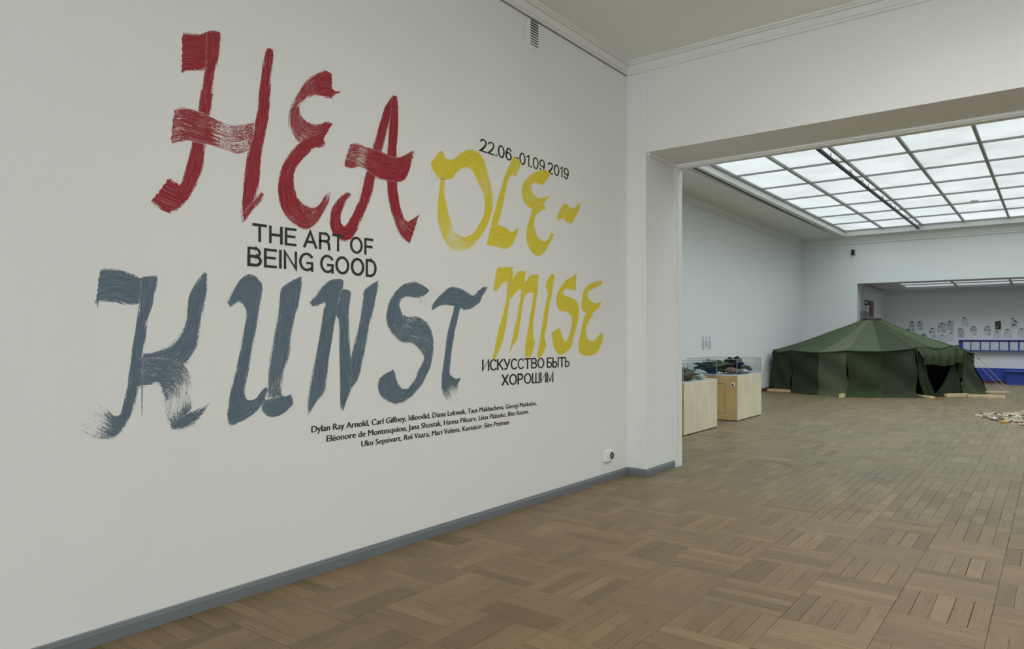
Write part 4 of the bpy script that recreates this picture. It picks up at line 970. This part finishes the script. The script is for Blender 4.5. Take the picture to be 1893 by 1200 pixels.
# entrance side, between corners 3 and 4
def ep(h, z, out=0.0):
    a = Vector((*COR[3], 0)); b = Vector((*COR[4], 0)); p = a.lerp(b, h)
    n = Vector((b.y-a.y, -(b.x-a.x), 0)).normalized()
    if n.dot(Vector((CV.x, CV.y, 0))) < 0: n = -n
    q = p+n*out; q.z = z; return q
def etop(h): return 1.28+.02*h-.02*sin(pi*h)+.03*sin(h*9)
def zval(u, t):
    h = -.02+1.02*u; zt = etop(u); drop = .44-.03*u
    return ep(h+.05*t*(1-u)*.6, zt-drop*t, .05+.16*sin(min(1, t*1.6)*pi/2)+.045*sin(u*34+t*3.0)*min(1, t*1.5)+.02*sin(u*13))
MB().grid(lambda u, t: zval(u, t), 60, 14).build('door_valance', M['cvp'], tent, smooth=True)
MB().grid(lambda u, t: roof_pt(3, u, 1).lerp(zval(u, 0), t)+Vector((0, 0, .05*sin(pi*t))), 40, 4).build('valance_fold', M['cvp'], tent, smooth=True)
def lcurt(u, t):
    z = 1.26*(1-t)+.015
    l = -.03+.02*t+.30*max(0, t-.55)**1.3*1.3
    r = .20+.05*t+.35*max(0, t-.6)**1.2
    return ep(l+(r-l)*u, z, .04+.035*sin(u*16+t*4)+.10*t)
MB().grid(lcurt, 24, 22).build('door_curtain', M['cvp'], tent, smooth=True)
def rcurt(u, t):
    z = 1.22*(1-t)+.015
    l = .86-.02*t if t < .3 else .854-.5*((t-.3)/.7)**1.45
    l = max(l, .36); r = 1.02+.0*t
    return ep(l+(r-l)*u, z, .0+.03*sin(u*12-t*5)+.05*t+.04*sin(pi*u)*t)
MB().grid(rcurt, 30, 24).build('door_curtain', M['cvd'], tent, smooth=True)
def bundle(t, a):
    return ep(.93+.12*t, 1.28*(1-t)+.3*t, .14)
MB().grid(lambda u, t: ep(.86+.22*u+.10*t*(1-u)*1.2, 1.27-.80*t, .10+.05*sin(u*15+t*4)-.04*t), 20, 18).build('tied_flap', M['cvp'], tent, smooth=True)
MB().grid(lambda u, t: ep(.0+.9*u, .012+.03*abs(sin(u*17))*(1-t), .05+.28*t*(.6+.4*sin(u*9+1))), 40, 5).build('door_hem', M['cvp'], tent, smooth=True)
MB().prism([tuple(TC+(c-TC)*.93) for c in COR], .002, .008).build('shade_sheet', M['sheet'], tent)  # added near-black sheet that keeps the tent interior dark
# top ring and stove pipe
MB().lathe([(.10, .045), (.20, .03), (.27, .0), (.275, -.02), (.25, -.03)], (TC.x, TC.y, ZR+.01), 28).build('top_ring', M['rust'], tent, smooth=True)
MB().lathe([(.285, .0), (.29, -.022), (.20, -.03)], (TC.x, TC.y, ZR+.0), 28).build('ring_rim', M['black'], tent)
MB().lathe([(.085, .03), (.075, .05), (.062, .10), (.060, .52), (.064, .52), (.064, .535), (.05, .535)], (TC.x, TC.y, ZR), 20).build('stove_pipe', M['rust'], tent, smooth=False)
MB().tube([(TC.x, TC.y, .05), (TC.x, TC.y, ZR-.04)], .03, 8).build('centre_pole', M['timber'], tent)

# guy ropes: each is a rope of its own
def rope(pts, label, m='rope', r=.008, knot=None):
    e = empty('guy_rope', pts[-1], label, 'rope')
    MB().tube(pts, r, 6).build('rope', M[m], e, smooth=True)
    if knot: MB().lathe([(.01, -.03), (.028, -.01), (.026, .015), (.008, .035)], knot, 8).build('knot', M[m], e, smooth=True)
a = eave(0, 0); g = onz(1395, 713, .0)
g = Vector((max(g.x, XT(g.y)+.15), g.y, 0)); g = a+Vector((-.12, -1.15, -1.17))
rope([a, a.lerp(g, .3), g], 'tan guy rope at the left corner of the tent', 'rope', .008, tuple(a.lerp(g, .12)))
def gr(p, x, y, label, m='whiterope', r=.0045, knot=None):
    q = onz(x, y, .06); rope([p, p.lerp(q, .5), q], label, m, r, tuple(p.lerp(q, knot)) if knot else None); return q
e4 = ep(1.02, 1.25, .12)
gr(e4, 1864, 729, 'pale guy rope from the right side of the tent entrance')
e5 = eave(5, 0)
gr(e5, 1872, 728, 'guy rope from the far right tent corner with a dark hook', 'rope', .006, .14)
e2 = eave(2, 0); q = wall_pt(2, 0, 1)
rope([e2+Vector((CV.x, CV.y, 0))*.04, wall_pt(2, 0, .5)+Vector((CV.x, CV.y, 0))*.09-Vector((.08, 0, 0)), wall_pt(2, 0, 1)+Vector((CV.x, CV.y, 0))*.10-Vector((.16, 0, 0))], 'thin cord hanging down the middle corner of the tent wall', 'seam', .005)
# timber offcuts weighing the hem
def timber(p0, p1, w, h, label):
    p0 = onz(*p0, 0); p1 = onz(*p1, 0); p0.z = p1.z = .002
    mb = bar(p0, p1, w, h); c = (p0+p1)/2
    return mb.build('timber_offcut', M['timber'], label=label, cat='timber', origin=(c.x, c.y, 0), group=None)
timber((1420, 723.0), (1462, 725.2), .14, .07, 'sawn timber offcut under the left corner of the tent')
timber((1555, 735), (1574, 728), .11, .08, 'short timber block poking out at the middle tent corner')
timber((1691, 732.5), (1724, 737), .13, .05, 'timber offcut left of the tent entrance')
timber((1748, 734), (1788, 733.5), .10, .085, 'pale timber block below the tent entrance')
timber((1789, 734), (1858, 736.5), .09, .07, 'long timber batten right of the tent entrance')
timber((1815, 726.5), (1866, 727), .09, .05, 'timber batten behind the right corner of the tent')

# small camera with its cable, and a grey louvre, on the far room's left wall
def xfl(y): return XOF+(y-YB)*(.15/(YF-YB))
xl = xfl(26.1)
e = empty('wall_louvre', (xl, 26.1, 2.2), 'grey slatted vent panel behind the stove pipe', 'vent')
MB().box(xl, xl+.03, 25.62, 26.75, 1.85, 2.44).build('panel_frame', M['base'], e)
for k in range(7): MB().box(xl+.03, xl+.05, 25.66, 26.71, 1.90+k*.074, 1.93+k*.074).build('slat', M['alu'], e)
e = empty('wall_camera', (xl, 26.3, 2.75), 'small dark camera on the wall beside the stove pipe', 'camera')
MB().box(xl, xl+.12, 26.12, 26.34, 2.66, 2.82, .02).build('housing', M['black'], e)
MB().lathe([(.05, 0), (.05, -.03), (.03, -.035)], (xl+.06, 26.12, 2.74), 16, 'y').build('lens', M['alu'], e)
MB().tube([(xl+.02, 26.25, 2.66), (xl+.02, 26.25, 2.44)], .008, 5).build('cable', M['base'], e)
MB().tube([(xl+.012, 25.8, 3.15), (xl+.012, 25.8, 2.44)], .006, 5).build('wall_cable', M['base'], label='thin cable running up the far room wall', cat='cable')

# ------------------------------------------------------------------ far room: drawings, shelf, bench
def drawing_mat(name, base, ink, scale, thr, kind='noise', ink2=None):
    m, nt, b = mat(name); b.inputs['Roughness'].default_value = .8
    tc = N(nt, 'ShaderNodeTexCoord')
    if kind == 'voronoi': t = N(nt, 'ShaderNodeTexVoronoi'); out = 'Distance'
    elif kind == 'wave': t = N(nt, 'ShaderNodeTexWave'); t.inputs['Distortion'].default_value = 3; out = 'Fac'
    else: t = N(nt, 'ShaderNodeTexNoise'); t.inputs['Detail'].default_value = 4; out = 'Fac'
    t.inputs['Scale'].default_value = scale; nt.links.new(tc.outputs['Object'], t.inputs['Vector'])
    cr = N(nt, 'ShaderNodeValToRGB'); cr.color_ramp.interpolation = 'LINEAR'
    cr.color_ramp.elements[0].position = thr; cr.color_ramp.elements[0].color = ink; cr.color_ramp.elements[1].position = min(1, thr+.12); cr.color_ramp.elements[1].color = base
    if ink2: x = cr.color_ramp.elements.new(max(0, thr-.18)); x.color = ink2
    nt.links.new(t.outputs[out], cr.inputs[0]); nt.links.new(cr.outputs[0], b.inputs['Base Color'])
    return m
pw = lin(196, 204, 210)
D = {'faint': drawing_mat('pencil_drawing', pw, lin(178, 186, 194), 14, .42), 'grey': drawing_mat('grey_drawing', lin(190, 198, 204), lin(150, 157, 165), 12, .45),
     'dark': drawing_mat('dark_ink_drawing', lin(160, 160, 165), lin(62, 62, 70), 10, .42, 'noise', lin(130, 70, 66)),
     'sketch': drawing_mat('ink_sketch', pw, lin(104, 110, 126), 9, .40, 'noise'), 'stripe': drawing_mat('blue_striped_drawing', pw, lin(70, 76, 104), 6, .25, 'wave'),
     'tan': drawing_mat('tan_pink_drawing', pw, lin(166, 150, 138), 5, .44, 'noise', lin(150, 110, 110)),
     'colour': drawing_mat('red_green_drawing', pw, lin(140, 160, 146), 8, .44, 'noise', lin(190, 110, 100)),
     'multi': drawing_mat('dark_multicolour_drawing', lin(120, 110, 90), lin(50, 54, 48), 10, .5, 'noise', lin(120, 70, 60)),
     'dots': drawing_mat('dotted_drawing', pw, lin(66, 70, 92), 13, .3, 'voronoi')}
papers = [(528, 518, 50, 85, 'grey', 'grey drawing in the top row nearest the tent roof'), (603, 515, 52, 80, 'grey', 'grey drawing second from the tent roof in the top row'),
          (495, 572, 40, 50, 'sketch', 'ink sketch half hidden by the tent roof'), (560, 610, 42, 55, 'grey', 'small grey drawing just above the tent roof'),
          (640, 632, 50, 80, 'dark', 'dark drawing with a pale flower above the tent roof'), (722, 580, 70, 90, 'sketch', 'ink sketch of scattered figures'),
          (720, 675, 55, 50, 'grey', 'small grey drawing low beside the tent roof'), (805, 532, 75, 88, 'grey', 'grey drawing at upper left of a block of four'), (883, 515, 66, 88, 'grey', 'grey drawing at upper right of a block of four'),
          (805, 645, 75, 90, 'faint', 'pale drawing at lower left of a block of four'), (885, 618, 66, 82, 'faint', 'pale drawing at lower right of a block of four'), (982, 580, 60, 84, 'stripe', 'blue striped ink drawing above the end of the shelf'),
          (1020, 480, 60, 80, 'faint', 'very pale drawing pinned highest on the wall'), (1097, 560, 60, 78, 'tan', 'drawing of a tan and pink round shape'), (1228, 560, 62, 80, 'colour', 'drawing in red and green strokes'),
          (1325, 510, 56, 76, 'multi', 'dark multicoloured drawing'), (1318, 595, 62, 62, 'faint', 'pale drawing under the dark multicoloured one'), (1415, 585, 76, 76, 'faint', 'pale wide drawing with a diagonal tape'),
          (1470, 490, 66, 88, 'dots', 'drawing of a grid of dark blue dots'), (1542, 580, 72, 80, 'faint', 'pale drawing at the right edge of the view')]
for (cx, cy, w_, h_, k, lb) in papers:
    a = ony(1580+(cx-w_/2)/5, 500+(cy-h_/2)/5, YF-.004); b = ony(1580+(cx+w_/2)/5, 500+(cy+h_/2)/5, YF-.004)
    c = (a+b)/2
    e = empty('drawing', (c.x, YF-.004, c.z), lb+', far wall', 'drawing', 'drawings on the far wall')
    sh = MB().box(-(b.x-a.x)/2, (b.x-a.x)/2, -.002, .002, (b.z-a.z)/2, -(b.z-a.z)/2)
    o = sh.build('paper_sheet', D[k]); o.parent = e
    tl = random.uniform(-.6, .6); s_ = .045
    tb = MB().box(-s_, s_, -.006, -.003, -.015, .015).tf(Matrix.Translation((random.uniform(-.03, .03), 0, (a.z-b.z)/2)) @ Matrix.Rotation(tl, 4, 'Y'))
    o = tb.build('tape', M['tapeblk']); o.parent = e
# blue display rail with cards
s0 = ony(1772.5, 630, YF); s1 = ony(1893, 648, YF); xs_ = s0.x; xe = 2.4
zt_ = 1.455; zb_ = 1.115
e = empty('display_shelf', (xs_, YF, zb_), 'long shallow blue display shelf holding white cards', 'shelf')
MB().box(xs_, xe, YF-.03, YF, zb_, zt_).build('back_panel', M['blue'], e)
MB().box(xs_, xe, YF-.16, YF-.03, zb_-.02, zb_+.01).build('shelf_board', M['blue'], e)
MB().box(xs_, xe, YF-.10, YF-.03, zt_-.005, zt_+.02).build('top_rail', M['blue'], e)
cards = [(4, 104), (118, 235), (252, 368), (382, 498), (510, 630), (652, 765), (787, 900), (915, 1030), (1045, 1160)]
nm = ['first', 'second', 'third', 'fourth', 'fifth', 'sixth', 'seventh', 'eighth', 'ninth']
for k, (a_, b_) in enumerate(cards):
    a = ony(1780+a_/7.5, 640, YF-.05); b = ony(1780+b_/7.5, 640, YF-.05)
    MB().box(-(b.x-a.x)/2, (b.x-a.x)/2, -.006, .006, 0, .29).build('card', D['faint'], label=nm[k]+' white card from the left on the blue shelf', cat='card', group='white cards on the blue shelf').location = ((a.x+b.x)/2, YF-.05, zb_+.011)
bx = ony(1860, 700, 28.72).x
e = empty('bench', (bx, 28.8, 0), 'blue painted bench against the far wall', 'bench')
MB().box(bx, 2.2, 28.72, YF-.05, 0, .42).build('bench_body', M['blue'], e)
MB().box(bx-.03, 2.25, 28.66, YF-.05, .42, .45, .004).build('bench_top', M['blue'], e)

# ------------------------------------------------------------------ wood scraps laid on the floor of the tent room
M['scrw'] = plain('bleached_wood', lin(206, 200, 184), .8, .15, 20)
M['scrt'] = plain('tan_wood', lin(168, 148, 118), .8, .2, 20)
M['scrb'] = plain('brown_wood', lin(104, 78, 62), .8, .25, 20)
M['scrr'] = plain('reddish_wood', lin(122, 84, 70), .8, .2, 20)
M['scry'] = plain('ochre_block', lin(176, 140, 60), .7, .2, 20)
tip = Vector((-1.30, 16.95)); cen = Vector((.75, 16.95)); RXp, RYp = 2.05, 1.75
var_ = []
for k in range(10):
    L = random.uniform(.08, .24); W = random.uniform(.025, .06); T = random.uniform(.008, .03)
    mb = MB(); pts = [(-L/2, -W/2*random.uniform(.3, 1)), (-L*.1, -W/2), (L/2, -W/2*random.uniform(.2, 1)), (L/2*random.uniform(.8, 1), W/2*random.uniform(.2, 1)), (0, W/2), (-L/2*random.uniform(.7, 1), W/2*random.uniform(.4, 1))]
    mb.prism(pts, 0, T)
    me = bpy.data.meshes.new('wood_scrap'); me.from_pydata(mb.v, [], mb.f); me.update(); var_.append((me, T))
mats_ = ['scrw']*5+['scrt']*4+['scrb', 'scrr']
vm = {}
def scrap(x, y, z, rz, mk, k, tilt=0, label=None):
    me, T = var_[k]
    key = (k, mk)
    if key not in vm:
        m2 = me.copy(); m2.materials.append(M[mk]); vm[key] = m2
    o = bpy.data.objects.new('wood_scrap', vm[key]); C.objects.link(o); o.location = (x, y, z); o.rotation_euler = (tilt, 0, rz)
    colr = {'scrw': 'bleached whitish', 'scrt': 'tan', 'scrb': 'dark brown', 'scrr': 'reddish brown', 'scry': 'ochre'}[mk]
    tag(o, None, label or colr+' wood splinter in the scatter laid on the gallery floor', 'wood scrap', colr+' splinters in the floor scatter')
n = 0; tries = 0
while n < 290 and tries < 9000:
    tries += 1
    x = random.uniform(-1.3, .15); y = random.uniform(15.1, 18.8)
    q = ((x-cen.x)/RXp)**2+((y-cen.y)/RYp)**2
    if abs(x-cen.x)/RXp+abs(y-cen.y)*.285 > 1: continue
    if proj(x, y, 0)[0] > 1915: continue
    lay_ = random.random(); k = random.randrange(10); 
    z = .001 if n < 120 else random.uniform(.01, .035)
    scrap(x, y, z, random.uniform(0, pi), random.choice(mats_), k); n += 1
yb = onz(1857, 783, 0)
MB().box(-.06, .06, -.04, .04, 0, .045, .003).build('wood_block', M['scry'], label='small ochre block at the near edge of the wood scatter', cat='wood block').location = (yb.x, yb.y, .001)
yb = onz(1864, 783, 0)
MB().box(-.05, .05, -.04, .04, 0, .04, .003).build('wood_block', M['scrb'], label='small brown block beside the ochre one in the wood scatter', cat='wood block').location = (yb.x+.03, yb.y+.02, .001)
